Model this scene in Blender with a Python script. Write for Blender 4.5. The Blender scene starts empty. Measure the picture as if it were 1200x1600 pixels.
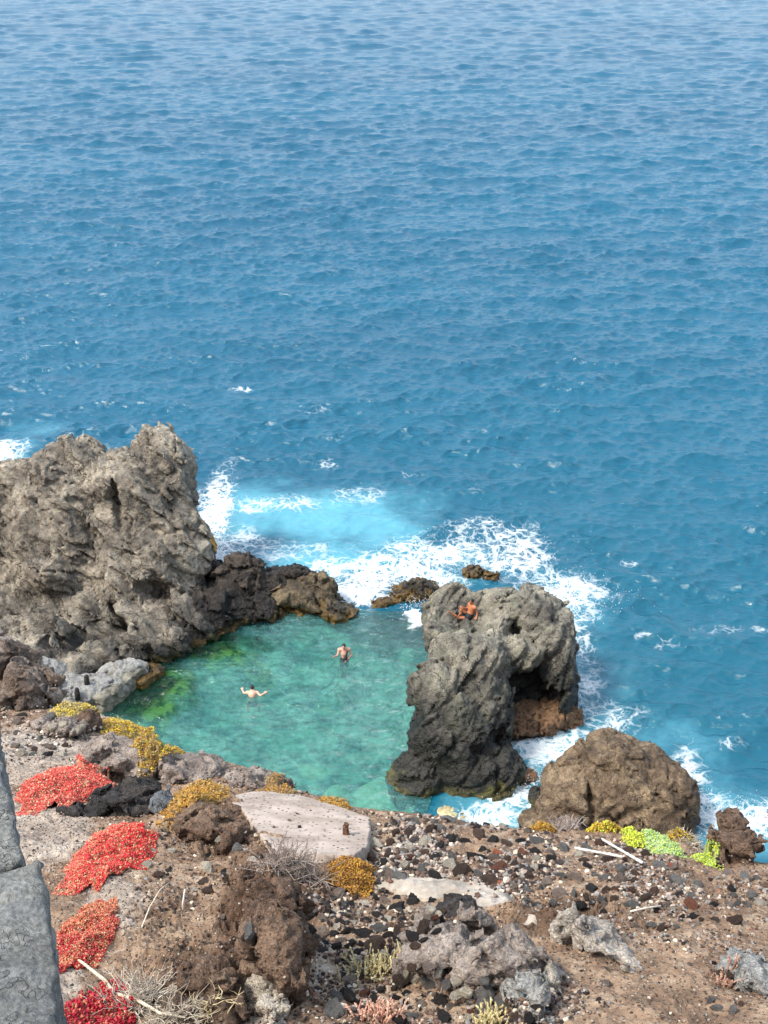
import bpy, math, random
import numpy as np
from mathutils import Vector, Matrix, noise as mnoise
from mathutils.bvhtree import BVHTree

R = math.radians
S = bpy.context.scene
COL = S.collection
rng = np.random.default_rng(7)
random.seed(7)

# ------------------------------------------------------------------ camera
H = 33.0                       # camera height above the sea (m)
FPX = 2000.0                   # focal length in photo pixels (photo 1200 x 1600)
PITCH = R(28.8)                # looking down
cam_d = bpy.data.cameras.new("camera")
cam_d.sensor_fit = 'VERTICAL'
cam_d.sensor_height = 36.0
cam_d.lens = 36.0 * FPX / 1600.0
cam_d.clip_start = 0.1
cam_d.clip_end = 20000.0
cam = bpy.data.objects.new("camera", cam_d)
cam.location = (0, 0, H)
cam.rotation_euler = (R(90) - PITCH, 0, 0)
COL.objects.link(cam)
S.camera = cam

# ------------------------------------------------------------------ sky, sun, exposure
SUN_DIR = Vector((-0.54, -0.22, 0.81)).normalized()      # towards the sun
world = bpy.data.worlds.new("World")
S.world = world
world.use_nodes = True
wn = world.node_tree.nodes
wl = world.node_tree.links
for n in list(wn):
    wn.remove(n)
w_out = wn.new('ShaderNodeOutputWorld')
w_bg = wn.new('ShaderNodeBackground')
w_sky = wn.new('ShaderNodeTexSky')
w_sky.sky_type = 'NISHITA'
w_sky.sun_disc = False
w_sky.sun_elevation = math.asin(SUN_DIR.z)
w_sky.sun_rotation = math.atan2(SUN_DIR.x, SUN_DIR.y)
w_sky.dust_density = 4.0
w_sky.air_density = 1.0
w_bg.inputs['Strength'].default_value = 0.15
w_mix = wn.new('ShaderNodeMix')                         # thin even cloud veil over the blue sky
w_mix.data_type = 'RGBA'
w_mix.inputs[0].default_value = 0.5
w_mix.inputs[7].default_value = (5.5, 6.6, 7.9, 1)
wl.new(w_sky.outputs[0], w_mix.inputs[6])
wl.new(w_mix.outputs[2], w_bg.inputs['Color'])
wl.new(w_bg.outputs[0], w_out.inputs['Surface'])

sun_d = bpy.data.lights.new("sun", 'SUN')
sun_d.energy = 2.9
sun_d.angle = R(14)
sun_d.color = (1.0, 0.94, 0.85)
sun = bpy.data.objects.new("sun", sun_d)
sun.rotation_euler = SUN_DIR.to_track_quat('Z', 'Y').to_euler()
sun.location = (0, 0, 80)
COL.objects.link(sun)

S.view_settings.view_transform = 'Standard'
S.view_settings.look = 'None'
S.view_settings.gamma = 1.0
S.view_settings.exposure = 0.86
S.cycles.max_bounces = 6
S.cycles.transparent_max_bounces = 8
S.cycles.use_denoising = True

# ------------------------------------------------------------------ pixel <-> world helpers
CP, SP = math.cos(PITCH), math.sin(PITCH)
CF = np.array([0.0, CP, -SP])          # camera forward
CU = np.array([0.0, SP, CP])           # camera up
CR = np.array([1.0, 0.0, 0.0])
CO = np.array([0.0, 0.0, H])


def ray(px, py):
    d = CF + CR * ((px - 600) / FPX) + CU * ((800 - py) / FPX)
    return d


def at_y(px, py, Y):
    d = ray(px, py)
    return CO + d * (Y / d[1])


def at_z(px, py, z=0.0):
    d = ray(px, py)
    return CO + d * ((z - H) / d[2])


def depth_of(p):
    return float(np.dot(np.asarray(p) - CO, CF))


def ppm(p):                             # photo pixels per metre at p
    return FPX / depth_of(p)


def to_px(P):
    P = np.asarray(P, float)
    q = P - CO
    dep = q @ CF
    return 600 + FPX * (q @ CR) / dep, 800 - FPX * (q @ CU) / dep


# ------------------------------------------------------------------ numpy noise
_prm = np.random.default_rng(11)
_perm = _prm.permutation(256).astype(np.int32)
_perm = np.concatenate([_perm, _perm, _perm])
_g = _prm.normal(size=(256, 3))
_g = (_g / np.linalg.norm(_g, axis=1)[:, None]).astype(np.float32)


def gnoise(p):
    p = np.asarray(p, np.float32)
    i = np.floor(p)
    f = p - i
    i = i.astype(np.int32) & 255
    u = f * f * f * (f * (f * 6 - 15) + 10)
    out = np.zeros(len(p), np.float32)
    for dx in (0, 1):
        wx = u[:, 0] if dx else 1 - u[:, 0]
        a = _perm[(i[:, 0] + dx) & 255]
        for dy in (0, 1):
            wy = u[:, 1] if dy else 1 - u[:, 1]
            b = _perm[a + ((i[:, 1] + dy) & 255)]
            for dz in (0, 1):
                wz = u[:, 2] if dz else 1 - u[:, 2]
                g = _g[_perm[b + ((i[:, 2] + dz) & 255)] & 255]
                v = g[:, 0] * (f[:, 0] - dx) + g[:, 1] * (f[:, 1] - dy) + g[:, 2] * (f[:, 2] - dz)
                out += wx * wy * wz * v
    return out * 1.5


def fbm(p, octaves=4, lac=2.03, gain=0.5):
    p = np.asarray(p, np.float32)
    s = np.zeros(len(p), np.float32)
    a = 1.0
    for k in range(octaves):
        s += a * gnoise(p + 17.3 * k)
        p = p * lac
        a *= gain
    return s


def ridged(p, octaves=4, lac=2.1, gain=0.5):
    p = np.asarray(p, np.float32)
    s = np.zeros(len(p), np.float32)
    a = 1.0
    for k in range(octaves):
        s += a * (1 - 2 * np.abs(gnoise(p + 9.1 * k)))
        p = p * lac
        a *= gain
    return s


# worley cells: nearest and second nearest feature point
_cells = _prm.random((256, 3)).astype(np.float32)


def worley(p):
    p = np.asarray(p, np.float32)
    i = np.floor(p).astype(np.int32)
    f = p - i
    f1 = np.full(len(p), 9.0, np.float32)
    f2 = np.full(len(p), 9.0, np.float32)
    idn = np.zeros(len(p), np.int32)
    for dx in (-1, 0, 1):
        for dy in (-1, 0, 1):
            for dz in (-1, 0, 1):
                h = _perm[_perm[_perm[(i[:, 0] + dx) & 255] + ((i[:, 1] + dy) & 255)] + ((i[:, 2] + dz) & 255)] & 255
                c = _cells[h]
                d = (c[:, 0] + dx - f[:, 0]) ** 2 + (c[:, 1] + dy - f[:, 1]) ** 2 + (c[:, 2] + dz - f[:, 2]) ** 2
                near = d < f1
                f2 = np.where(near, f1, np.minimum(f2, d))
                idn = np.where(near, h, idn)
                f1 = np.where(near, d, f1)
    return np.sqrt(f1), np.sqrt(f2), idn


def sstep(a, b, x):
    t = np.clip((x - a) / (b - a), 0, 1)
    return t * t * (3 - 2 * t)


# ------------------------------------------------------------------ mesh helpers
def mesh_from(name, verts, faces, smooth=True, attrs=None):
    """verts (n,3); faces (m,k) array of one polygon size, or a list of such arrays."""
    me = bpy.data.meshes.new(name)
    verts = np.asarray(verts, np.float32)
    fl = faces if isinstance(faces, list) else [faces]
    fl = [np.asarray(f, np.int32) for f in fl if len(f)]
    me.vertices.add(len(verts))
    me.vertices.foreach_set("co", verts.ravel())
    nl = sum(f.size for f in fl)
    nf = sum(len(f) for f in fl)
    me.loops.add(nl)
    me.polygons.add(nf)
    me.loops.foreach_set("vertex_index", np.concatenate([f.ravel() for f in fl]))
    tot = np.concatenate([np.full(len(f), f.shape[1], np.int32) for f in fl])
    start = np.concatenate([[0], np.cumsum(tot)[:-1]]).astype(np.int32)
    me.polygons.foreach_set("loop_start", start)
    me.polygons.foreach_set("loop_total", tot)
    me.polygons.foreach_set("use_smooth", np.full(nf, smooth, bool))
    me.update(calc_edges=True)
    for k, v in (attrs or {}).items():
        v = np.asarray(v, np.float32)
        if v.ndim == 1:
            a = me.attributes.new(k, 'FLOAT', 'POINT')
            a.data.foreach_set("value", v)
        else:
            if v.shape[1] == 3:
                v = np.concatenate([v, np.ones((len(v), 1), np.float32)], 1)
            a = me.attributes.new(k, 'FLOAT_COLOR', 'POINT')
            a.data.foreach_set("color", v.ravel())
    return me


def link(name, me, material=None, parent=None):
    o = bpy.data.objects.new(name, me)
    COL.objects.link(o)
    if material is not None:
        me.materials.append(material)
    if parent is not None:
        o.parent = parent
    return o


def tag(o, label=None, cat=None, group=None, kind=None):
    if label:
        o['label'] = label
    if cat:
        o['category'] = cat
    if group:
        o['group'] = group
    if kind:
        o['kind'] = kind
    return o


def empty(name, loc, rz=0.0):
    o = bpy.data.objects.new(name, None)
    o.empty_display_size = 0.2
    o.location = loc
    o.rotation_euler = (0, 0, rz)
    COL.objects.link(o)
    return o


class Geo:
    """collects triangles / quads of one mesh"""
    def __init__(self):
        self.v, self.q, self.t, self.c, self.n = [], [], [], [], 0

    def add(self, v, quads=None, tris=None, col=None):
        v = np.asarray(v, np.float32)
        self.v.append(v)
        if quads is not None and len(quads):
            self.q.append(np.asarray(quads, np.int32) + self.n)
        if tris is not None and len(tris):
            self.t.append(np.asarray(tris, np.int32) + self.n)
        c = np.ones((len(v), 3), np.float32) * (np.asarray(col, np.float32) if col is not None else 1.0)
        self.c.append(c)
        self.n += len(v)

    def tube(self, pts, radii, sides=6, col=None, cap=True):
        pts = np.asarray(pts, float)
        n = len(pts)
        tang = np.gradient(pts, axis=0)
        tang /= np.linalg.norm(tang, axis=1)[:, None] + 1e-9
        up = np.array([0.13, 0.21, 1.0])
        a = np.cross(tang, up)
        a /= np.linalg.norm(a, axis=1)[:, None] + 1e-9
        b = np.cross(tang, a)
        ang = np.arange(sides) * 2 * math.pi / sides
        ring = (np.cos(ang)[None, :, None] * a[:, None, :] + np.sin(ang)[None, :, None] * b[:, None, :])
        v = pts[:, None, :] + ring * np.asarray(radii, float).reshape(-1, 1, 1)
        v = v.reshape(-1, 3)
        i = np.arange(n - 1)[:, None] * sides
        j = np.arange(sides)[None, :]
        k = (j + 1) % sides
        q = np.stack([i + j, i + k, i + sides + k, i + sides + j], -1).reshape(-1, 4)
        tr = []
        if cap:
            v = np.concatenate([v, pts[:1], pts[-1:]])
            c0, c1 = n * sides, n * sides + 1
            for s in range(sides):
                s2 = (s + 1) % sides
                tr.append((c0, s2, s))
                tr.append((c1, (n - 1) * sides + s, (n - 1) * sides + s2))
        self.add(v, q, tr, col)

    def mesh(self, name, smooth=True):
        v = np.concatenate(self.v)
        fs = []
        if self.q:
            fs.append(np.concatenate(self.q))
        if self.t:
            fs.append(np.concatenate(self.t))
        return mesh_from(name, v, fs, smooth, {"tint": np.concatenate(self.c)})


def grid_faces(nr, nc):
    i = np.arange(nr - 1)[:, None] * nc
    j = np.arange(nc - 1)[None, :]
    return np.stack([i + j, i + j + 1, i + nc + j + 1, i + nc + j], -1).reshape(-1, 4)


# ------------------------------------------------------------------ signed distance modelling
def surface_nets(d, org, h):
    ins = d < 0
    nx, ny, nz = d.shape
    cnt = np.zeros((nx - 1, ny - 1, nz - 1), np.int8)
    for a in (0, 1):
        for b in (0, 1):
            for c in (0, 1):
                cnt += ins[a:nx - 1 + a, b:ny - 1 + b, c:nz - 1 + c]
    act = (cnt > 0) & (cnt < 8)
    I, J, K = np.nonzero(act)
    vid = np.full(act.shape, -1, np.int32)
    vid[I, J, K] = np.arange(len(I))
    acc = np.zeros((len(I), 3), np.float32)
    num = np.zeros(len(I), np.float32)
    corners = [(a, b, c) for a in (0, 1) for b in (0, 1) for c in (0, 1)]
    for p in corners:
        for ax in range(3):
            if p[ax] == 0:
                q = list(p)
                q[ax] = 1
                d0 = d[I + p[0], J + p[1], K + p[2]]
                d1 = d[I + q[0], J + q[1], K + q[2]]
                m = (d0 < 0) != (d1 < 0)
                t = np.where(m, d0 / np.where(m, d0 - d1, 1), 0)
                pt = np.tile(np.array(p, np.float32), (len(I), 1))
                pt[:, ax] += t
                acc += pt * m[:, None]
                num += m
    v = (np.stack([I, J, K], 1) + acc / num[:, None]) * h + org
    quads = []
    for ax in range(3):
        sl0 = [slice(None)] * 3
        sl1 = [slice(None)] * 3
        sl0[ax] = slice(0, -1)
        sl1[ax] = slice(1, None)
        ch = ins[tuple(sl0)] != ins[tuple(sl1)]
        E = np.stack(np.nonzero(ch), 1)
        b, c = [(1, 2), (2, 0), (0, 1)][ax]
        ok = (E[:, b] > 0) & (E[:, c] > 0) & (E[:, b] < d.shape[b] - 1) & (E[:, c] < d.shape[c] - 1)
        E = E[ok]
        if not len(E):
            continue
        neg = ins[E[:, 0], E[:, 1], E[:, 2]]
        ids = []
        for ob, oc in ((1, 1), (0, 1), (0, 0), (1, 0)):
            F = E.copy()
            F[:, b] -= ob
            F[:, c] -= oc
            ids.append(vid[F[:, 0], F[:, 1], F[:, 2]])
        q = np.stack(ids, 1)
        q[~neg] = q[~neg][:, ::-1]
        quads.append(q)
    return v, np.concatenate(quads)


def largest(v, q):
    """the biggest connected piece of a mesh"""
    lab = np.arange(len(v))
    e = np.concatenate([q[:, [0, 1]], q[:, [1, 2]], q[:, [2, 3]], q[:, [3, 0]]])
    while True:
        m = np.minimum(lab[e[:, 0]], lab[e[:, 1]])
        new = lab.copy()
        np.minimum.at(new, lab[e[:, 0]], m)
        np.minimum.at(new, lab[e[:, 1]], m)
        new = new[new]
        new = new[new]
        new = np.minimum(new, new[lab])
        if (new == lab).all():
            break
        lab = new
    u, c = np.unique(lab, return_counts=True)
    keep = lab == u[c.argmax()]
    rem = np.cumsum(keep) - 1
    return v[keep], rem[q[keep[q[:, 0]]]].astype(np.int32)


AX_CAM = np.stack([CR, CU, CF])          # rows: right, up, forward
AX_W = np.eye(3)


def rot_z(a):
    c, s = math.cos(a), math.sin(a)
    return np.array([[c, s, 0], [-s, c, 0], [0, 0, 1.0]])


def blob(px, py, Y, rx, ry, rd, roll=0.0, yaw=0.0, op='+', k=0.35):
    """ellipsoid whose centre lies on the sight line of (px,py) at horizontal distance Y; rx, ry in photo pixels, rd in metres"""
    c = at_y(px, py, Y)
    s = 1.0 / ppm(c)
    A = AX_CAM.copy()
    ca, sa = math.cos(R(roll)), math.sin(R(roll))
    A = np.stack([A[0] * ca + A[1] * sa, -A[0] * sa + A[1] * ca, A[2]])
    return dict(t='e', c=c, r=np.array([rx * s, ry * s, rd]), A=A, op=op, k=k)


def box(c, half, A=AX_W, rnd=0.05, op='+', k=0.05):
    return dict(t='b', c=np.asarray(c, float), r=np.asarray(half, float), A=np.asarray(A, float), rnd=rnd, op=op, k=k)


def cone(a, b, ra, rb, op='+', k=0.05):
    return dict(t='c', a=np.asarray(a, float), b=np.asarray(b, float), ra=ra, rb=rb, op=op, k=k)


def prim_dist(pr, P):
    if pr['t'] == 'e':
        q = (P - pr['c'].astype(np.float32)) @ pr['A'].T.astype(np.float32)
        r = pr['r'].astype(np.float32)
        k0 = np.sqrt(((q / r) ** 2).sum(1))
        k1 = np.sqrt(((q / (r * r)) ** 2).sum(1)) + 1e-6
        return k0 * (k0 - 1) / k1
    if pr['t'] == 'b':
        q = (P - pr['c'].astype(np.float32)) @ pr['A'].T.astype(np.float32)
        w = np.abs(q) - (pr['r'] - pr['rnd']).astype(np.float32)
        return np.sqrt((np.maximum(w, 0) ** 2).sum(1)) + np.minimum(w.max(1), 0) - pr['rnd']
    a, b = pr['a'].astype(np.float32), pr['b'].astype(np.float32)
    ab = b - a
    t = np.clip(((P - a) @ ab) / (ab @ ab + 1e-9), 0, 1)
    d = np.sqrt(((P - a - t[:, None] * ab) ** 2).sum(1))
    return d - (pr['ra'] + (pr['rb'] - pr['ra']) * t)


def prim_bounds(pr):
    if pr['t'] == 'c':
        m = max(pr['ra'], pr['rb'])
        return np.minimum(pr['a'], pr['b']) - m, np.maximum(pr['a'], pr['b']) + m
    e = np.sqrt(((pr['A'] * pr['r'][:, None]) ** 2).sum(0)) if pr['t'] == 'e' else np.abs(pr['A'] * pr['r'][:, None]).sum(0)
    return pr['c'] - e, pr['c'] + e


def sdf_eval(prims, P):
    d = None
    for pr in prims:
        e = prim_dist(pr, P)
        if d is None:
            d = e
            continue
        k = pr['k']
        if pr['op'] == '+':
            hh = np.clip(0.5 + 0.5 * (d - e) / k, 0, 1)
            d = d * (1 - hh) + e * hh - k * hh * (1 - hh)
        else:
            hh = np.clip(0.5 - 0.5 * (d + e) / k, 0, 1)
            d = d * (1 - hh) - e * hh + k * hh * (1 - hh)
    return d


def sdf_mesh(prims, h, noise=None, pad=0.5, band=0.9, zmin=None):
    lo = np.min([prim_bounds(p)[0] for p in prims if p['op'] == '+'], 0) - pad
    hi = np.max([prim_bounds(p)[1] for p in prims if p['op'] == '+'], 0) + pad
    if zmin is not None:
        lo[2] = max(lo[2], zmin)
    n = np.ceil((hi - lo) / h).astype(int) + 1
    ax = [lo[i] + np.arange(n[i]) * h for i in range(3)]
    G = np.stack(np.meshgrid(*ax, indexing='ij'), -1).reshape(-1, 3).astype(np.float32)
    d = sdf_eval(prims, G).astype(np.float32)
    if noise is not None:
        m = np.abs(d) < band
        d[m] += noise(G[m])
    d = d.reshape(n)
    # close the solid at the box sides
    for s in (0, -1):
        d[s] = np.maximum(d[s], h * .5)
        d[:, s] = np.maximum(d[:, s], h * .5)
        d[:, :, s] = np.maximum(d[:, :, s], h * .5)
    return surface_nets(d, lo.astype(np.float32), h)


# ------------------------------------------------------------------ node helpers
class NT:
    def __init__(self, name):
        self.m = bpy.data.materials.new(name)
        self.m.use_nodes = True
        self.t = self.m.node_tree
        for n in list(self.t.nodes):
            self.t.nodes.remove(n)
        self.out = self.t.nodes.new('ShaderNodeOutputMaterial')

    def n(self, typ, ins=None, **kw):
        nd = self.t.nodes.new(typ)
        for k, v in kw.items():
            setattr(nd, k, v)
        for k, v in (ins or {}).items():
            self.set(nd.inputs[k], v)
        return nd

    def set(self, sock, v):
        if isinstance(v, bpy.types.NodeSocket):
            self.t.links.new(v, sock)
        elif isinstance(v, (tuple, list)) and len(v) == 3 and sock.type == 'RGBA':
            sock.default_value = (*v, 1)
        else:
            sock.default_value = v

    def math(self, op, a, b=None, c=None, clamp=False):
        nd = self.n('ShaderNodeMath', operation=op, use_clamp=clamp)
        self.set(nd.inputs[0], a)
        if b is not None:
            self.set(nd.inputs[1], b)
        if c is not None:
            self.set(nd.inputs[2], c)
        return nd.outputs[0]

    def mix(self, f, a, b, blend='MIX'):
        nd = self.n('ShaderNodeMix', data_type='RGBA', blend_type=blend)
        self.set(nd.inputs[0], f)
        self.set(nd.inputs[6], a)
        self.set(nd.inputs[7], b)
        return nd.outputs[2]

    def noise(self, vec, scale, detail=5, rough=0.55, dist=0.0):
        nd = self.n('ShaderNodeTexNoise', {'Scale': scale, 'Detail': detail, 'Roughness': rough, 'Distortion': dist})
        self.set(nd.inputs['Vector'], vec)
        return nd

    def voro(self, vec, scale, feature='F1', rand=1.0):
        nd = self.n('ShaderNodeTexVoronoi', {'Scale': scale, 'Randomness': rand}, feature=feature)
        self.set(nd.inputs['Vector'], vec)
        return nd

    def ramp(self, f, stops, interp='LINEAR'):
        nd = self.n('ShaderNodeValToRGB')
        cr = nd.color_ramp
        cr.interpolation = interp
        while len(cr.elements) > len(stops):
            cr.elements.remove(cr.elements[-1])
        while len(cr.elements) < len(stops):
            cr.elements.new(1.0)
        for e, (p, c) in zip(cr.elements, stops):
            e.position = p
            e.color = (*c, 1) if isinstance(c, (tuple, list)) else (c, c, c, 1)
        self.set(nd.inputs[0], f)
        return nd.outputs[0]

    def range(self, v, a, b, c=0.0, d=1.0, smooth=True):
        nd = self.n('ShaderNodeMapRange', interpolation_type='SMOOTHSTEP' if smooth else 'LINEAR')
        self.set(nd.inputs[0], v)
        for i, x in enumerate((a, b, c, d)):
            self.set(nd.inputs[i + 1], x)
        return nd.outputs[0]

    def attr(self, name, fac=True):
        nd = self.n('ShaderNodeAttribute', attribute_name=name)
        return nd.outputs['Fac'] if fac else nd.outputs['Color']

    def coord(self):
        return self.n('ShaderNodeTexCoord').outputs['Object']

    def warp(self, vec, scale, amt):
        ns = self.noise(vec, scale, 3)
        s = self.n('ShaderNodeVectorMath', operation='SUBTRACT')
        self.set(s.inputs[0], ns.outputs['Color'])
        s.inputs[1].default_value = (.5, .5, .5)
        m = self.n('ShaderNodeVectorMath', operation='SCALE')
        self.set(m.inputs[0], s.outputs[0])
        m.inputs['Scale'].default_value = amt
        a = self.n('ShaderNodeVectorMath', operation='ADD')
        self.set(a.inputs[0], vec)
        self.set(a.inputs[1], m.outputs[0])
        return a.outputs[0]

    def bump(self, h, strength, dist, normal=None):
        nd = self.n('ShaderNodeBump', {'Strength': strength, 'Distance': dist, 'Height': h})
        if normal is not None:
            self.set(nd.inputs['Normal'], normal)
        return nd.outputs[0]

    def principled(self, **ins):
        nd = self.n('ShaderNodeBsdfPrincipled')
        for k, v in ins.items():
            self.set(nd.inputs[k.replace('_', ' ')], v)
        return nd.outputs[0]

    def done(self, sh):
        self.t.links.new(sh, self.out.inputs['Surface'])
        return self.m


def rock_material(name, dark, mid, light, scale=1.0, wet=None, wet_dark=.30, algae=None, algae_top=0.8, crack=0.5, rough=0.85,
                  tint=None, tint_amt=0.0, streak=False, bump_d=0.06, speck=0.35, use_attr=False):
    """lava rock: mottled colour, cracks, vesicles, a wet dark band and weed near the water"""
    t = NT(name)
    co = t.coord()
    pos = t.n('ShaderNodeNewGeometry').outputs['Position']
    wv = t.warp(co, 1.1 * scale, 0.6)
    big = t.noise(wv, 0.55 * scale, 6, 0.6).outputs[0]
    med = t.noise(wv, 2.6 * scale, 8, 0.65).outputs[0]
    fine = t.noise(co, 16 * scale, 6, 0.7).outputs[0]
    f = t.math('ADD', t.math('MULTIPLY', big, 0.55), t.math('MULTIPLY', med, 0.45))
    col = t.ramp(f, [(0.34, dark), (0.48, mid), (0.64, light)])
    if tint is not None:
        patch = t.noise(co, 0.9 * scale, 5, 0.6, 0.6).outputs[0]
        col = t.mix(t.math('MULTIPLY', t.range(patch, 0.48, 0.64), tint_amt), col, tint)
    sp = t.range(fine, 0.36, 0.66, 1 - speck, 1 + speck)
    nd = t.n('ShaderNodeVectorMath', operation='SCALE')
    t.set(nd.inputs[0], col)
    t.set(nd.inputs['Scale'], sp)
    col = nd.outputs[0]
    cr = t.voro(t.warp(co, 1.7 * scale, 0.9), 1.15 * scale, 'DISTANCE_TO_EDGE').outputs['Distance']
    crk = t.range(cr, 0.0, 0.035, 1, 0)
    crk = t.math('MULTIPLY', crk, t.range(t.noise(co, 0.8 * scale, 3).outputs[0], 0.45, 0.6))
    if streak:
        mp = t.n('ShaderNodeMapping', {'Rotation': (R(20), R(-38), R(15)), 'Scale': (0.6, 1.0, 5.5)})
        t.set(mp.inputs['Vector'], co)
        st = t.noise(mp.outputs[0], 1.5, 6, 0.6, 0.5).outputs[0]
    rgh = rough
    if wet is not None:
        zz = t.n('ShaderNodeSeparateXYZ')
        t.set(zz.inputs[0], pos)
        z = t.math('ADD', zz.outputs[2], t.math('MULTIPLY', t.math('SUBTRACT', t.noise(co, 0.7, 5).outputs[0], 0.5), 2.6))
        wf = t.range(z, wet * 0.55, wet * 1.25, 1, 0)
        wetcol = t.mix(1.0, col, (wet_dark, wet_dark * 1.06, wet_dark * 1.12), 'MULTIPLY')
        col = t.mix(wf, col, wetcol)
        rgh = t.range(wf, 0, 1, rough, 0.38, smooth=False)
        if algae is not None:
            z2 = t.math('ADD', zz.outputs[2], t.math('MULTIPLY', t.math('SUBTRACT', t.noise(co, 1.6, 6).outputs[0], 0.5), 1.8))
            af = t.range(z2, algae_top * 0.5, algae_top, 1, 0)
            ac = t.mix(t.range(med, 0.4, 0.6), algae, tuple(c * 0.4 for c in algae))
            col = t.mix(t.math('MULTIPLY', af, 0.85), col, ac)
    hgt = t.math('ADD', t.math('MULTIPLY', med, 1.0), t.math('MULTIPLY', fine, 0.32))
    ves = t.voro(co, 9 * scale).outputs['Distance']
    hgt = t.math('ADD', hgt, t.math('MULTIPLY', t.range(ves, 0.05, 0.45), 0.18))
    hgt = t.math('SUBTRACT', hgt, t.math('MULTIPLY', crk, crack))
    if streak:
        hgt = t.math('ADD', hgt, t.math('MULTIPLY', st, 0.6))
    nrm = t.bump(hgt, 1.0, bump_d * 2.2)
    return t.done(t.principled(Base_Color=col, Roughness=rgh, Normal=nrm, Specular_IOR_Level=0.35))


def tint_material(name, rough=0.6, trans=0.0, vary=0.25, scale=20.0, bump=0.0, spec=0.4):
    """colour carried by the mesh (leaf, pebble), slightly mottled"""
    t = NT(name)
    c = t.attr('tint', fac=False)
    f = t.range(t.noise(t.coord(), scale, 5, 0.6).outputs[0], 0.3, 0.7, 1 - vary, 1 + vary)
    nd = t.n('ShaderNodeVectorMath', operation='SCALE')
    t.set(nd.inputs[0], c)
    t.set(nd.inputs['Scale'], f)
    ins = dict(Base_Color=nd.outputs[0], Roughness=rough, Specular_IOR_Level=spec)
    if bump:
        ins['Normal'] = t.bump(t.noise(t.coord(), scale * 1.5, 6, 0.7).outputs[0], 1.0, bump)
    sh = t.principled(**ins)
    if trans:
        tr = t.n('ShaderNodeBsdfTranslucent', {'Color': nd.outputs[0]}).outputs[0]
        mx = t.n('ShaderNodeMixShader', {0: trans})
        t.t.links.new(sh, mx.inputs[1])
        t.t.links.new(tr, mx.inputs[2])
        sh = mx.outputs[0]
    return t.done(sh)


def plain_material(name, col, rough=0.6, vary=0.2, scale=8.0, bump=0.004, spec=0.4):
    t = NT(name)
    f = t.noise(t.coord(), scale, 6, 0.65).outputs[0]
    c = t.mix(t.range(f, 0.3, 0.7), tuple(x * (1 - vary) for x in col), tuple(min(1, x * (1 + vary)) for x in col))
    return t.done(t.principled(Base_Color=c, Roughness=rough, Specular_IOR_Level=spec,
                               Normal=t.bump(f, 0.8, bump)))


#@@SEA
# ------------------------------------------------------------------ the sea
def ell_field(P, items):
    """soft union of pixel ellipses laid on the water plane: P world (n,3) -> density 0..1"""
    out = np.zeros(len(P), np.float32)
    for (cx, cy, rx, ry, s) in items:
        c = at_z(cx, cy)
        k = 1 / ppm(c)
        d = ray(cx, cy)
        fore = abs(d[2]) / np.linalg.norm(d)
        ax, ay = rx * k, ry * k / fore
        q = ((P[:, 0] - c[0]) / ax) ** 2 + ((P[:, 1] - c[1]) / ay) ** 2
        out = np.maximum(out, s * np.exp(-(q ** 1.3) * 0.8))
    return out


FOAM = [(600, 895, 85, 36, 1.0), (560, 925, 55, 28, 1.05), (520, 890, 60, 22, .8), (690, 865, 110, 30, .86),
        (800, 865, 70, 45, .82), (880, 930, 75, 42, .92), (760, 830, 90, 22, .6), (450, 862, 110, 20, .62),
        (430, 788, 75, 16, .74), (560, 775, 60, 20, .5), (335, 800, 30, 75, 1.05), (370, 850, 40, 30, .8), (660, 905, 60, 30, 1.0),
        (912, 1010, 20, 70, .62), (925, 1090, 40, 60, .66), (960, 1130, 70, 30, .64), (870, 1165, 85, 35, .98),
        (800, 1230, 60, 40, 1.0), (765, 1280, 60, 30, 1.05), (1190, 1285, 110, 35, .88), (1110, 1270, 50, 40, .8),
        (1080, 1195, 28, 50, .7), (0, 708, 42, 26, 1.0), (20, 735, 24, 14, .8),
        (512, 728, 18, 9, .62), (640, 742, 26, 5, .45), (985, 878, 16, 7, .66), (958, 868, 12, 3, .6), (1004, 994, 14, 6, .75),
        (1040, 1005, 30, 10, .5), (490, 640, 34, 7, .4), (375, 610, 25, 4, .5), (325, 687, 10, 3, .55), (1190, 985, 24, 6, .5),
        (1140, 1165, 40, 12, .5), (1120, 980, 50, 12, .42)]
AER = [(520, 805, 150, 45, 1.0), (400, 800, 80, 50, .95), (600, 830, 70, 60, .9), (500, 870, 110, 40, .95),
       (640, 780, 70, 25, .5), (700, 880, 120, 40, .6), (60, 668, 60, 16, .5), (20, 705, 45, 30, .6),
       (880, 940, 90, 60, .5), (930, 1080, 80, 110, .5), (870, 1180, 130, 50, .8), (1100, 1200, 60, 70, .5),
       (1160, 1280, 130, 60, .7), (780, 1270, 90, 60, .9), (1000, 1140, 120, 40, .45)]

POOL_PX = [(120, 1130), (190, 1060), (250, 1015), (330, 985), (420, 945), (480, 925), (552, 952), (600, 956), (660, 952), (720, 955),
           (735, 1000), (720, 1100), (690, 1200), (660, 1290), (560, 1360), (380, 1320), (220, 1220)]
POOL = np.array([at_z(*p)[:2] for p in POOL_PX])


def in_poly(P, poly):
    x, y = P[:, 0], P[:, 1]
    ins = np.zeros(len(P), bool)
    n = len(poly)
    for i in range(n):
        x0, y0 = poly[i]
        x1, y1 = poly[(i + 1) % n]
        c = ((y0 > y) != (y1 > y)) & (x < (x1 - x0) * (y - y0) / ((y1 - y0) if y1 != y0 else 1e-9) + x0)
        ins ^= c
    return ins


def poly_dist(P, poly):
    d = np.full(len(P), 1e9)
    n = len(poly)
    for i in range(n):
        a, b = poly[i], poly[(i + 1) % n]
        ab = b - a
        t = np.clip(((P[:, :2] - a) @ ab) / (ab @ ab), 0, 1)
        d = np.minimum(d, np.linalg.norm(P[:, :2] - a - t[:, None] * ab, axis=1))
    return d


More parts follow.
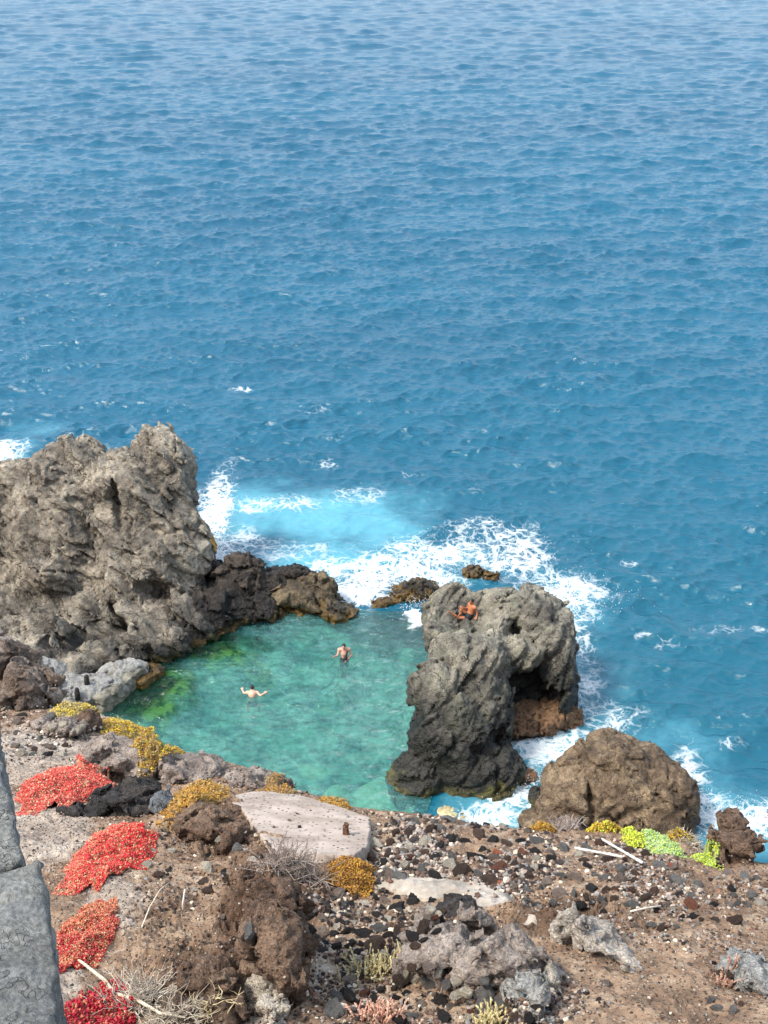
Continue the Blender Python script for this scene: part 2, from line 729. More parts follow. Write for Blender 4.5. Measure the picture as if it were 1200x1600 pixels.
def build_sea():
    az = np.concatenate([np.linspace(-70, -24, 40)[:-1], np.linspace(-24, 24, 760), np.linspace(24, 70, 40)[1:]])
    dep = np.concatenate([np.linspace(49, 42, 40)[:-1], np.linspace(42, 6.0, 1400)[:-1], np.geomspace(6.0, 0.3, 120)])
    Yd = H / np.tan(np.radians(dep))
    A, D = np.meshgrid(np.radians(az), Yd)
    X0 = (D * np.tan(A)).ravel()
    Y0 = D.ravel()
    spacing = np.abs(np.gradient(Yd))
    sp = np.repeat(spacing, len(az))
    rw = np.random.default_rng(5)
    x, y, z = X0.copy(), Y0.copy(), np.zeros_like(X0)
    N = 120
    lam = np.exp(rw.uniform(math.log(0.42), math.log(6.0), N))
    th = np.radians(-84 + rw.normal(0, 1, N) * np.where(lam > 3, 24, 34))            # travelling towards the shore
    ph = rw.uniform(0, 2 * math.pi, N)
    for i in range(N):
        k = 2 * math.pi / lam[i]
        amp = 0.0074 * lam[i] ** 0.68
        fade = np.clip((lam[i] / sp - 1.7) / 1.3, 0, 1)
        dx, dy = math.cos(th[i]), math.sin(th[i])
        arg = k * (dx * X0 + dy * Y0) + ph[i]
        a = amp * fade
        z += a * np.sin(arg)
        ch = 0.80 * a * np.cos(arg)
        x += dx * ch
        y += dy * ch
    # slow modulation: groups of waves and calmer lanes
    P = np.stack([X0, Y0, np.zeros_like(X0)], 1)
    mod = 1.0 + 0.32 * fbm(P * np.array([0.06, 0.12, 1.0]), 3)
    aer = ell_field(P, AER)
    foam = ell_field(P, FOAM)
    calm = 1 - 0.45 * np.clip(aer, 0, 1)
    near_pool = sstep(0.3, 3.0, poly_dist(P, POOL)) * 0.75 + 0.25
    z = z * mod * calm * near_pool
    gust = fbm(P * np.array([0.02, 0.05, 1.0]) + 31, 4)
    # crest height, for the thin bright water of a crest
    V = np.stack([x, y, z], 1)
    F = grid_faces(len(dep), len(az))
    cen = P[F].mean(1)
    inner = in_poly(cen, POOL) & (poly_dist(cen, POOL) > 0.5)
    F = F[~inner]
    me = mesh_from("sea", V, F[:, ::-1] if False else F, True,
                   {"foam": foam, "aer": aer, "gust": gust, "shallow": np.exp(-np.hypot(X0 - 8, Y0 - 42) / 26)})
    t = NT("sea_water")
    co = t.coord()
    foam_a, aer_a, gust_a = t.attr('foam'), t.attr('aer'), t.attr('gust')
    aw = t.math('ADD', aer_a, t.math('MULTIPLY', t.math('SUBTRACT', t.noise(t.warp(co, .5, 1.2), 0.45, 6, 0.6).outputs[0], 0.5), 1.1))
    aw = t.math('MULTIPLY', t.range(aw, 0.15, 1.15), t.range(aer_a, 0.02, 0.4))
    deep = t.mix(t.range(gust_a, -0.5, 0.5), (0.0020, 0.068, 0.128), (0.0028, 0.078, 0.142))
    deep = t.mix(t.math('MULTIPLY', t.attr('shallow'), .7), deep, (0.002, 0.086, 0.124))
    base = t.mix(aw, deep, (0.085, 0.30, 0.385))
    # small ripples
    mp = t.n('ShaderNodeMapping', {'Scale': (0.75, 1.25, 1)})
    t.set(mp.inputs['Vector'], co)
    r1 = t.noise(mp.outputs[0], 2.2, 6, 0.62, 0.4).outputs[0]
    r2 = t.noise(mp.outputs[0], 0.75, 3, 0.55, 0.3).outputs[0]
    hgt = t.math('ADD', t.math('MULTIPLY', r1, 0.6), t.math('MULTIPLY', r2, 1.0))
    nrm = t.bump(hgt, 1.0, 0.17)
    water = t.principled(Base_Color=base, Roughness=0.09, IOR=1.33, Normal=nrm, Specular_IOR_Level=0.85)
    # foam lace
    wv = t.warp(t.warp(co, 0.5, 1.8), 2.6, 0.5)
    e1 = t.voro(wv, 1.5, 'DISTANCE_TO_EDGE').outputs['Distance']
    e2 = t.voro(wv, 4.2, 'DISTANCE_TO_EDGE').outputs['Distance']
    lace = t.math('MAXIMUM', t.range(e1, 0.0, 0.3, 1, 0), t.math('MULTIPLY', t.range(e2, 0.0, 0.3, 1, 0), 0.8))
    n1 = t.noise(t.warp(co, .8, .8), 0.6, 10, 0.68).outputs[0]
    n2 = t.noise(co, 7.0, 6, 0.75).outputs[0]
    val = t.math('ADD', foam_a, t.math('MULTIPLY', t.math('SUBTRACT', n1, 0.5), 1.7))
    val = t.math('ADD', val, t.math('MULTIPLY', t.math('SUBTRACT', lace, 0.55), 0.85))
    val = t.math('ADD', val, t.math('MULTIPLY', t.math('SUBTRACT', n2, 0.5), 0.7))
    fm = t.math('MULTIPLY', t.range(val, 0.54, 1.34), t.range(foam_a, 0.08, 0.4))
    fm = t.math('MULTIPLY', fm, 0.93)
    fb = t.bump(t.math('ADD', val, t.math('MULTIPLY', n2, .6)), 0.7, 0.15)
    fo = t.principled(Base_Color=(0.78, 0.82, 0.83), Roughness=0.8, Normal=fb, Specular_IOR_Level=0.2)
    mx = t.n('ShaderNodeMixShader')
    t.set(mx.inputs[0], fm)
    t.t.links.new(water, mx.inputs[1])
    t.t.links.new(fo, mx.inputs[2])
    o = link("sea", me, t.done(mx.outputs[0]))
    tag(o, "open blue sea with short choppy waves and white surf", "sea", kind='structure')
    return o


build_sea()


def pool_floor_z(P):
    e = poly_dist(P, POOL) * np.where(in_poly(P, POOL), 1, -1)
    z = -0.35 - 1.55 * sstep(0.2, 3.6, e)
    n = fbm(np.stack([P[:, 0] * .45, P[:, 1] * .45, np.zeros(len(P))], 1) + 3.3, 4)
    bl = np.stack([P[:, 0] * .62, P[:, 1] * .62, np.zeros(len(P)) + .5], 1)
    f1, f2, _ = worley(bl)
    z = z + 0.22 * n + .55 * np.clip(.42 - f1, 0, 1) * sstep(-.1, .35, fbm(bl * .7 + 4, 2))
    for (px, py, r, zz) in ((612, 975, 2.3, -0.35), (650, 1000, 1.5, -0.5), (537, 1028, 1.1, -0.93), (250, 1050, 2.6, -0.45),
                            (235, 1080, 2.2, -0.7), (350, 1015, 2.0, -0.5), (590, 1200, 1.3, -1.0), (525, 1208, .9, -0.8), (600, 1250, .9, -0.7)):
        c = at_z(px, py)
        d = np.hypot(P[:, 0] - c[0], P[:, 1] - c[1])
        w = sstep(r, r * 0.25, d)
        z = z * (1 - w) + (zz + 0.12 * n) * w
    return z


def build_pool():
    lo, hi = POOL.min(0) - 1.0, POOL.max(0) + 1.0
    nx, ny = 240, 240
    X, Y = np.meshgrid(np.linspace(lo[0], hi[0], nx), np.linspace(lo[1], hi[1], ny))
    P = np.stack([X.ravel(), Y.ravel(), np.zeros(X.size)], 1)
    P[:, 2] = pool_floor_z(P)
    px, py = to_px(np.stack([P[:, 0], P[:, 1], np.zeros(len(P))], 1))
    n = fbm(np.stack([P[:, 0] * .8, P[:, 1] * .8, P[:, 2]], 1) + 8, 4)
    moss = np.maximum.reduce([sstep(1.5, .5, ((px - cx) / rx) ** 2 + ((py - cy) / ry) ** 2 + 0.9 * n)
                              for cx, cy, rx, ry in ((250, 1046, 62, 22), (222, 1085, 50, 30), (350, 1010, 70, 18))])
    sill = sstep(1.4, .5, ((px - 625) / 75) ** 2 + ((py - 975) / 28) ** 2 + 0.5 * n)
    pale = np.maximum.reduce([sstep(1.3, .4, ((px - cx) / rx) ** 2 + ((py - cy) / ry) ** 2 + 0.8 * n)
                              for cx, cy, rx, ry in ((585, 1205, 50, 28), (525, 1208, 35, 18), (600, 1245, 22, 22), (487, 1150, 25, 12), (700, 940, 20, 8))])
    me = mesh_from("pool_floor", P, grid_faces(ny, nx), True, {"moss": moss, "sill": sill, "pale": pale})
    t = NT("pool_bed")
    co = t.coord()
    nz = t.noise(t.warp(co, 1, .5), 1.3, 7, 0.6).outputs[0]
    c = t.mix(t.range(nz, .35, .65), (0.07, 0.17, 0.15), (0.50, 0.62, 0.50))
    mossc = t.mix(t.range(t.noise(t.warp(co, 1.5, .6), 2.0, 6, .65).outputs[0], .42, .56), (0.035, 0.11, 0.012), (0.50, 0.46, 0.09))
    c = t.mix(t.attr('moss'), c, mossc)
    c = t.mix(t.math('MULTIPLY', t.attr('sill'), .8), c, (0.14, 0.10, 0.085))
    c = t.mix(t.math('MULTIPLY', t.attr('pale'), .9), c, (0.78, 0.80, 0.55))
    o = link("pool_floor", me, t.done(t.principled(Base_Color=c, Roughness=0.9, Normal=t.bump(nz, 1, .2))))
    tag(o, "rocky pool floor with yellow green weed below the clear water", "pool floor", kind='structure')

    # water surface: dense enough to carry its ripples
    nx, ny = 420, 480
    X, Y = np.meshgrid(np.linspace(lo[0], hi[0], nx), np.linspace(lo[1], hi[1], ny))
    P = np.stack([X.ravel(), Y.ravel(), np.zeros(X.size)], 1)
    rw = np.random.default_rng(3)
    z = np.full(len(P), 0.02)
    for i in range(40):
        lam = math.exp(rw.uniform(math.log(.35), math.log(2.2)))
        th = rw.uniform(0, 2 * math.pi) if i % 2 else R(80) + rw.normal(0, .6)
        z += 0.0024 * lam ** .8 * np.sin(2 * math.pi / lam * (P[:, 0] * math.cos(th) + P[:, 1] * math.sin(th)) + rw.uniform(0, 6.28))
    P[:, 2] = z
    # rings round the bathers
    for (cx, cy, amp) in ((395, 1088, 0.012), (538, 1029, 0.01)):
        c = at_z(cx, cy)
        d = np.hypot(P[:, 0] - c[0], P[:, 1] - c[1])
        P[:, 2] += amp * np.sin(d * 11) * np.exp(-d * 0.7)
    px, py = to_px(P)
    F = grid_faces(ny, nx)
    cen = P[F].mean(1)
    F = F[in_poly(cen, POOL)]
    surge = ell_field(P, [(655, 962, 28, 20, 1.0), (640, 980, 18, 10, .6), (700, 940, 20, 20, .8), (560, 955, 14, 5, .6), (395, 1090, 22, 5, .35)])
    deepg = np.clip(np.maximum.reduce([np.exp(-(((px - cx) / rx) ** 2 + ((py - cy) / ry) ** 2)) for cx, cy, rx, ry in
                                       ((215, 1078, 110, 56), (330, 1008, 110, 28))]), 0, 1)
    mouth = np.clip(np.exp(-(((px - 640) / 95) ** 2 + ((py - 985) / 42) ** 2)), 0, 1)
    used = np.unique(F)
    rem = np.full(len(P), -1, np.int32)
    rem[used] = np.arange(len(used))
    me = mesh_from("pool_water", P[used], rem[F], True, {"foam": surge[used], "green": deepg[used], "mouth": mouth[used]})
    t = NT("pool_water")
    co = t.coord()
    mp = t.n('ShaderNodeMapping', {'Scale': (0.8, 1.3, 1)})
    t.set(mp.inputs['Vector'], co)
    r1 = t.noise(mp.outputs[0], 1.9, 5, .6, .6).outputs[0]
    nrm = t.bump(r1, 1.0, 0.26)
    cl = t.noise(t.warp(co, .4, 1.0), 0.5, 5, .6).outputs[0]
    body = t.mix(t.range(cl, .35, .65), (0.07, 0.28, 0.285), (0.165, 0.43, 0.425))
    body = t.mix(t.math('MULTIPLY', t.attr('mouth'), .85), body, (0.075, 0.17, 0.20))
    gm = t.math('ADD', t.attr('green'), t.math('MULTIPLY', t.math('SUBTRACT', t.noise(t.warp(co, .8, 1), .9, 5, .6).outputs[0], .5), .7))
    gf = t.range(gm, .25, .8)
    body = t.mix(gf, body, (0.002, 0.085, 0.055))
    rip = t.noise(mp.outputs[0], 2.6, 4, .6, 1.2).outputs[0]
    dn = t.bump(t.math('ADD', rip, t.math('MULTIPLY', r1, .7)), 1.0, 0.5)
    dif = t.n('ShaderNodeBsdfDiffuse', {'Color': body, 'Normal': dn}).outputs[0]
    trn = t.n('ShaderNodeBsdfTransparent', {'Color': (0.45, 0.82, 0.76)}).outputs[0]
    m1 = t.n('ShaderNodeMixShader')
    t.set(m1.inputs[0], t.range(gf, 0, 1, .40, .22, smooth=False))
    t.t.links.new(trn, m1.inputs[1])
    t.t.links.new(dif, m1.inputs[2])
    gl = t.n('ShaderNodeBsdfGlossy', {'Color': (1, 1, 1), 'Roughness': 0.06, 'Normal': nrm}).outputs[0]
    fr = t.n('ShaderNodeFresnel', {'IOR': 1.33, 'Normal': nrm}).outputs[0]
    m2 = t.n('ShaderNodeMixShader')
    t.set(m2.inputs[0], fr)
    t.t.links.new(m1.outputs[0], m2.inputs[1])
    t.t.links.new(gl, m2.inputs[2])
    fo = t.n('ShaderNodeBsdfDiffuse', {'Color': (.78, .83, .83)}).outputs[0]
    nf = t.noise(t.warp(co, 1.2, .8), 1.6, 7, .65).outputs[0]
    fmask = t.range(t.math('ADD', t.attr('foam'), t.math('MULTIPLY', t.math('SUBTRACT', nf, .5), 1.5)), .5, .95)
    m3 = t.n('ShaderNodeMixShader')
    t.set(m3.inputs[0], t.math('MULTIPLY', fmask, t.range(t.attr('foam'), .05, .3)))
    t.t.links.new(m2.outputs[0], m3.inputs[1])
    t.t.links.new(fo, m3.inputs[2])
    o = link("pool_water", me, t.done(m3.outputs[0]))
    tag(o, "clear turquoise water of the tidal pool between the rocks", "pool water", kind='structure')


build_pool()

#@@TERRAIN
# ------------------------------------------------------------------ the hillside
ANCH = []
for p in [(-150, 1600, 5.4), (150, 1600, 5.4), (450, 1600, 5.5), (700, 1600, 5.5), (950, 1600, 5.5), (1350, 1600, 5.5),
          (-100, 1500, 6.3), (120, 1500, 6.3), (300, 1480, 6.75), (600, 1500, 6.4), (900, 1500, 6.4), (1300, 1500, 6.4),
          (100, 1400, 7.7), (250, 1400, 7.6), (400, 1400, 7.75), (490, 1540, 6.0), (500, 1440, 7.1), (620, 1400, 7.75), (900, 1400, 7.8), (1300, 1400, 7.8),
          (-40, 1300, 9.3), (100, 1300, 9.3), (250, 1300, 9.2), (340, 1310, 9.2), (460, 1300, 9.5), (580, 1330, 9.0), (650, 1300, 9.6), (800, 1320, 9.3), (950, 1330, 9.2), (1150, 1350, 9.0), (1350, 1350, 9.0),
          (460, 1255, 10.7), (380, 1245, 11.0),
          (-40, 1220, 11.3), (90, 1220, 11.3), (190, 1230, 11.2), (300, 1240, 11.2),
          (60, 1150, 14.0), (150, 1170, 13.4), (0, 1120, 16.0), (-80, 1120, 16.0), (110, 1120, 17.0)]:
    ANCH.append(at_y(*p))
CREST = [(-80, 1075, 20), (30, 1085, 20), (100, 1098, 20), (160, 1122, 18), (200, 1134, 16), (245, 1158, 14.8), (290, 1193, 13.4), (350, 1203, 12.6), (430, 1222, 12.0), (500, 1250, 11.3),
         (560, 1272, 10.7), (640, 1275, 10.5), (700, 1285, 10.3), (770, 1297, 10.1), (850, 1302, 10.0), (950, 1305, 10.0), (1060, 1318, 9.8), (1130, 1345, 9.2), (1350, 1335, 9.4)]
for (px, py, Y) in CREST:
    c = at_y(px, py, Y)
    ANCH.append(c)
    azx = c[0] / c[1]
    ANCH.append(np.array([azx * (Y + 1.2), Y + 1.2, c[2] - 2.0]))
    if px > 140:
        ANCH.append(np.array([azx * (Y + 4.5), Y + 4.5, c[2] - 7.2]))
        ANCH.append(np.array([azx * 27, 27.0, 5.6 - 2.2 * (px > 550)]))
        ANCH.append(np.array([azx * 34, 34.0, 1.3 - 2.2 * (px > 550)]))
        ANCH.append(np.array([azx * 39, 39.0, -2.2]))
        ANCH.append(np.array([azx * 52, 52.0, -4.0]))
    else:
        ANCH.append(np.array([azx * 26, 26.0, 9.0]))
        ANCH.append(np.array([azx * 34, 34.0, 3.6]))
        ANCH.append(np.array([azx * 42, 42.0, 0.9]))
        ANCH.append(np.array([azx * 52, 52.0, 0.0]))
for p in [(-3, 2.5, 28.2), (0, 2.5, 28.0), (3, 2.5, 28.2), (-3, 0, 29.5), (0, 0, 29.3), (4, 0, 29.3), (0, -6, 31.5), (-6, -6, 31.5), (6, -6, 31.5), (9, 2, 28.2), (-9, 2, 28.6)]:
    ANCH.append(np.array(p, float))
ANCH = np.array(ANCH)
_d = np.linalg.norm(ANCH[:, None, :2] - ANCH[None, :, :2], axis=2)
_n = len(ANCH)
_M = np.zeros((_n + 3, _n + 3))
_M[:_n, :_n] = _d - 0.02 * np.eye(_n)
_M[:_n, _n] = 1
_M[:_n, _n + 1:_n + 3] = ANCH[:, :2]
_M[_n:, :_n] = _M[:_n, _n:].T
_W = np.linalg.solve(_M, np.concatenate([ANCH[:, 2], [0, 0, 0]]))


def base_z(x, y):
    x, y = np.atleast_1d(x).astype(float), np.atleast_1d(y).astype(float)
    z = _W[_n] + _W[_n + 1] * x + _W[_n + 2] * y
    for i in range(_n):
        z = z + _W[i] * np.hypot(x - ANCH[i, 0], y - ANCH[i, 1])
    return z


def pix_field(px, py, items):
    out = np.zeros(len(px))
    for cx, cy, rx, ry, s in items:
        out = np.maximum(out, s * np.exp(-((((px - cx) / rx) ** 2 + ((py - cy) / ry) ** 2) ** 1.5) * 0.7))
    return out


CLINKER = [(420, 1440, 75, 110, 1), (310, 1520, 80, 60, .5), (330, 1280, 60, 50, .6), (700, 1500, 100, 60, .5), (880, 1440, 120, 30, .5), (250, 1445, 60, 30, .35)]
GRAVEL = [(70, 1290, 70, 60, 1), (180, 1410, 60, 50, .7), (60, 1180, 120, 50, .8), (640, 1350, 60, 40, .9), (130, 1100, 60, 30, .8), (90, 1520, 40, 50, .8), (400, 1560, 40, 50, .8), (500, 1500, 40, 60, .5)]


def terrain_z(x, y, fine=True):
    x, y = np.atleast_1d(x).astype(float), np.atleast_1d(y).astype(float)
    z = base_z(x, y)
    P = np.stack([x, y, z], 1)
    px, py = to_px(P)
    ck = pix_field(px, py, CLINKER)
    far = np.clip(y / 14.0, 1, 4)
    z = z + 0.10 * far * fbm(P * 0.9, 3)
    z = z + (0.03 + 0.16 * ck) * ridged(P * 2.3 + 5, 4)
    if fine:
        z = z + (0.022 + 0.05 * ck) * fbm(P * 9.0, 4, gain=0.6)
    return z


def build_hill():
    az = np.concatenate([np.linspace(-75, -22, 60)[:-1], np.linspace(-22, 22, 760), np.linspace(22, 75, 60)[1:]])
    rr = np.concatenate([np.linspace(-8, 4.0, 24)[:-1], np.geomspace(4.0, 12.5, 560)[:-1], np.geomspace(12.5, 22, 160)[:-1], np.geomspace(22, 56, 80)])
    A, D = np.meshgrid(np.radians(az), rr)
    X = (np.maximum(D, 3.5) * np.tan(A)).ravel()
    Y = D.ravel()
    Z = terrain_z(X, Y)
    P = np.stack([X, Y, Z], 1)
    px, py = to_px(P)
    px, py = np.where(Y > 1, px, -999), np.where(Y > 1, py, -999)
    me = mesh_from("hillside", P, grid_faces(len(rr), len(az)), True,
                   {"clinker": pix_field(px, py, CLINKER), "gravel": pix_field(px, py, GRAVEL)})
    t = NT("hillside_ground")
    co = t.coord()
    wv = t.warp(co, 2.0, 0.4)
    a = t.noise(wv, 1.1, 6, .6).outputs[0]
    b = t.noise(wv, 5.0, 8, .68).outputs[0]
    c = t.noise(co, 32.0, 5, .7).outputs[0]
    f = t.math('ADD', t.math('MULTIPLY', a, .45), t.math('MULTIPLY', b, .55))
    dirt = t.ramp(f, [(.36, (0.10, 0.065, 0.045)), (.5, (0.265, 0.175, 0.115)), (.63, (0.44, 0.33, 0.235))])
    clk = t.ramp(f, [(.36, (0.03, 0.02, 0.015)), (.5, (0.12, 0.072, 0.047)), (.66, (0.25, 0.165, 0.11))])
    grv = t.ramp(f, [(.33, (0.17, 0.13, 0.11)), (.5, (0.37, 0.30, 0.24)), (.64, (0.54, 0.46, 0.385))])
    gm = t.range(t.math('ADD', t.attr('gravel'), t.math('MULTIPLY', t.math('SUBTRACT', b, .5), .9)), .3, .6)
    cm = t.range(t.math('ADD', t.attr('clinker'), t.math('MULTIPLY', t.math('SUBTRACT', b, .5), .9)), .3, .6)
    col = t.mix(gm, dirt, grv)
    col = t.mix(cm, col, clk)
    # little grains of several colours
    v = t.voro(t.warp(co, 8, .05), 38)
    grain = t.range(v.outputs['Distance'], .25, .5, 1, 0)
    sep = t.n('ShaderNodeSeparateColor')
    t.set(sep.inputs[0], v.outputs['Color'])
    gcol = t.ramp(sep.outputs[0], [(0, (0.02, 0.017, 0.016)), (.3, (0.10, 0.065, 0.05)), (.6, (0.25, 0.19, 0.15)), (.85, (0.45, 0.38, 0.30)), (1, (0.62, 0.57, 0.48))])
    pres = t.math('MULTIPLY', grain, t.range(sep.outputs[1], .45, .5))
    col = t.mix(t.math('MULTIPLY', pres, .85), col, gcol)
    hgt = t.math('ADD', t.math('MULTIPLY', b, 1.0), t.math('ADD', t.math('MULTIPLY', c, .3), t.math('MULTIPLY', pres, .3)))
    o = link("hillside", me, t.done(t.principled(Base_Color=col, Roughness=.95, Specular_IOR_Level=.2, Normal=t.bump(hgt, 1.0, .07))))
    tag(o, "brown rubble hillside falling away to the sea", "hillside", kind='structure')
    return me


HILL = build_hill()


def bvh_of(me):
    n, m = len(me.vertices), len(me.polygons)
    v = np.empty(n * 3, np.float32)
    me.vertices.foreach_get("co", v)
    f = np.empty(m * 4, np.int32)
    me.loops.foreach_get("vertex_index", f)
    return BVHTree.FromPolygons(v.reshape(-1, 3).tolist(), f.reshape(-1, 4).tolist())


HB = bvh_of(HILL)
SURF = [HB]                # surfaces things may rest on


def hit(px, py, bvhs=None):
    d = ray(px, py)
    best = None
    for b in (bvhs or SURF):
        loc, nrm, _, dist = b.ray_cast(Vector(CO), Vector(d).normalized())
        if loc is not None and (best is None or dist < best[2]):
            best = (np.array(loc), np.array(nrm), dist)
    if best is None:
        p = at_z(px, py)
        return p, np.array([0, 0, 1.0])
    n = best[1]
    if n[2] < 0:
        n = -n
    return best[0], n


def ground_top(x, y):
    """height of whatever surface lies on top at (x, y)"""
    x, y = np.atleast_1d(x).astype(float), np.atleast_1d(y).astype(float)
    z = terrain_z(x, y)
    for lo, hi, b in BOUNDS:
        m = np.nonzero((x > lo[0]) & (x < hi[0]) & (y > lo[1]) & (y < hi[1]) & (z < hi[2]) & (hi[2] - z < 1.6))[0]
        for i in m:
            loc = b.ray_cast(Vector((x[i], y[i], hi[2] + .1)), Vector((0, 0, -1)))[0]
            if loc is not None and loc.z > z[i]:
                z[i] = loc.z
    return z

BOUNDS = []

#@@ROCKS
# ------------------------------------------------------------------ sea rocks
M_massif = rock_material("massif_lava", (0.034, 0.029, 0.023), (0.16, 0.136, 0.106), (0.40, 0.35, 0.27), wet=1.5, algae=(0.07, 0.06, 0.02),
                         algae_top=0.5, streak=True, crack=.9, bump_d=.055, speck=.25)
M_ridge = rock_material("ridge_lava", (0.009, 0.008, 0.0075), (0.034, 0.027, 0.022), (0.115, 0.088, 0.066), wet=1.6, wet_dark=.22, algae=(0.12, 0.075, 0.022), algae_top=.5, bump_d=.08)
M_weed = rock_material("weedy_lava", (0.016, 0.014, 0.011), (0.075, 0.057, 0.036), (0.23, 0.175, 0.10), wet=.6, algae=(0.16, 0.092, 0.02), algae_top=.6)
M_pillar = rock_material("pillar_lava", (0.032, 0.03, 0.026), (0.15, 0.138, 0.11), (0.36, 0.325, 0.25), wet=3.4, wet_dark=.13, algae=(0.10, 0.09, 0.03), algae_top=.45, tint=(0.17, 0.17, 0.115), tint_amt=.5)
M_boulder = rock_material("boulder_lava", (0.028, 0.02, 0.013), (0.118, 0.082, 0.052), (0.32, 0.24, 0.15), scale=1.3, wet=.6)
M_reef = rock_material("reef_crust", (0.05, 0.03, 0.018), (0.20, 0.11, 0.06), (0.40, 0.25, 0.13), scale=2.5, wet=.1)


def facet(Q, amp):
    """angular blocks: every cell is cut by its own tilted plane"""
    W = Q + 0.25 * np.stack([gnoise(Q * .9 + 11), gnoise(Q * .9 + 52), gnoise(Q * .9 + 93)], 1)
    i = np.floor(W).astype(np.int32)
    f1, f2, idn = worley(W)
    g = _g[idn]
    c = _cells[idn]
    fr = W - np.floor(W)
    off = fr - c
    off = off - np.round(off)
    return amp * (off * g).sum(1) + amp * .35 * (_cells[(idn * 7 + 3) & 255][:, 0] - .5) + amp * .8 * np.clip(1 - (f2 - f1) / .17, 0, 1)


def rocky(a1=.30, a2=.13, a3=.05, s=1.0, seed=0.0, aniso=None, cells=0.0, fold=0.0):
    def fn(P):
        Q = P * np.float32(s) + np.float32(seed)
        n = a1 * fbm(Q * 0.55, 3) - a2 * .45 * ridged(Q * 1.25 + 3, 4, gain=.5) + a3 * .8 * fbm(Q * 5.5 + 7, 3, gain=.6)
        if cells:
            F = Q if aniso is None else (Q @ aniso.T.astype(np.float32)) * np.array([.5, .8, 1.5], np.float32)
            n += facet(F * .75, cells * .62) + facet(F * 2.1 + 5, cells * .27)
        if fold:                                     # folded, stretched layers
            Q2 = Q @ aniso.T.astype(np.float32)
            w = .35 * np.stack([gnoise(Q * .7), gnoise(Q * .7 + 40), gnoise(Q * .7 + 80)], 1)
            n += fold * ridged((Q2 + w) * np.array([.32, .6, 1.6], np.float32), 3) * -.5
            n += fold * .45 * gnoise((Q2 + w) * np.array([.7, 1., 6.5], np.float32))
        return n / np.float32(s)
    return fn


def strata(deg):
    c, s_ = math.cos(R(deg)), math.sin(R(deg))
    return np.array([[c, 0, s_], [0, 1, 0], [-s_, 0, c]])


_STRATA_OLD = np.array([[math.cos(R(35)), 0, math.sin(R(35))], [0, 1, 0], [-math.sin(R(35)), 0, math.cos(R(35))]])


def rock(name, label, prims, mat, h=.075, noise=None, cat="rock", group=None, zmin=-1.2, surf=False, pad=.6, band=.75):
    v, q = sdf_mesh(prims, h, noise, pad=pad, zmin=zmin, band=band)
    v, q = largest(v, q)
    me = mesh_from(name, v, q, True)
    o = link(name, me, mat)
    tag(o, label, cat, group)
    if surf:
        SURF.append(BVHTree.FromPolygons(v.tolist(), q.tolist()))
        BOUNDS.append((v.min(0), v.max(0), SURF[-1]))
    return o


rock("rock_headland", "huge twin peaked brown grey lava headland on the left of the pool", [
    blob(95, 865, 52.2, 100, 140, 3.0),
    blob(100, 770, 54.0, 62, 70, 2.4, roll=-8),
    blob(30, 775, 54.4, 55, 50, 1.8, roll=25),
    blob(125, 735, 54.3, 38, 48, 1.6),
    blob(258, 755, 54.0, 46, 80, 1.6, roll=6),
    blob(252, 725, 54.3, 26, 50, 1.2, roll=12),
    blob(200, 780, 53.0, 70, 65, 2.0),
    blob(272, 860, 51.8, 50, 62, 1.8),
    blob(215, 900, 50.6, 85, 80, 2.0, roll=-35),
    blob(255, 925, 49.9, 100, 26, 1.0, roll=-38, k=.25),
    blob(60, 930, 50.2, 75, 75, 1.8),
    blob(75, 895, 49.6, 38, 32, 1.1, k=.2),
    blob(120, 985, 48.6, 85, 60, 1.6, roll=-15),
    blob(175, 1005, 47.9, 105, 48, 1.3, roll=20, k=.2),
    blob(235, 985, 48.5, 95, 45, 1.5),
    blob(50, 1015, 46.4, 62, 55, 1.6),
    blob(20, 1050, 44.8, 80, 50, 1.5),
    blob(165, 1035, 46.0, 60, 28, .9, roll=12),
    blob(100, 1050, 45.2, 55, 34, 1.1),
    blob(240, 1012, 47.0, 50, 22, .9, roll=12),
    blob(-50, 880, 52, 110, 130, 3.0),
    blob(-20, 790, 55, 70, 45, 1.6),
    blob(-60, 980, 49, 110, 90, 3),
    blob(238, 928, 48.2, 36, 25, 1.8, roll=-25, op='-', k=.12),
    blob(182, 962, 47.6, 17, 44, 1.5, roll=38, op='-', k=.1),
    blob(130, 908, 48.5, 22, 15, 1.3, op='-', k=.1),
    blob(183, 790, 51.2, 14, 50, .8, roll=8, op='-', k=.3),
    blob(185, 1020, 45.8, 45, 14, .5, roll=22, op='-', k=.12),
], M_massif, h=.075, noise=rocky(.26, .14, .055, aniso=strata(-42), cells=.42, fold=.34), cat="headland", surf=True)

rock("lava_ridge", "low black brown lava ridge between the headland and the pool", [
    blob(300, 965, 49.4, 75, 48, 1.4),
    blob(375, 922, 51.2, 44, 52, 1.4, roll=10),
    blob(385, 895, 51.6, 28, 26, .9),
    blob(340, 960, 49.8, 60, 42, 1.3),
    blob(400, 960, 50.2, 50, 38, 1.2),
    blob(430, 925, 51.6, 36, 38, 1.1),
    blob(330, 890, 52.2, 20, 18, .7),
    blob(265, 1000, 48.0, 60, 25, 1.0),
    blob(405, 985, 49.0, 24, 18, .7, op='-', k=.2),
], M_ridge, noise=rocky(.28, .2, .07, s=1.15, seed=4, cells=.5), surf=True)

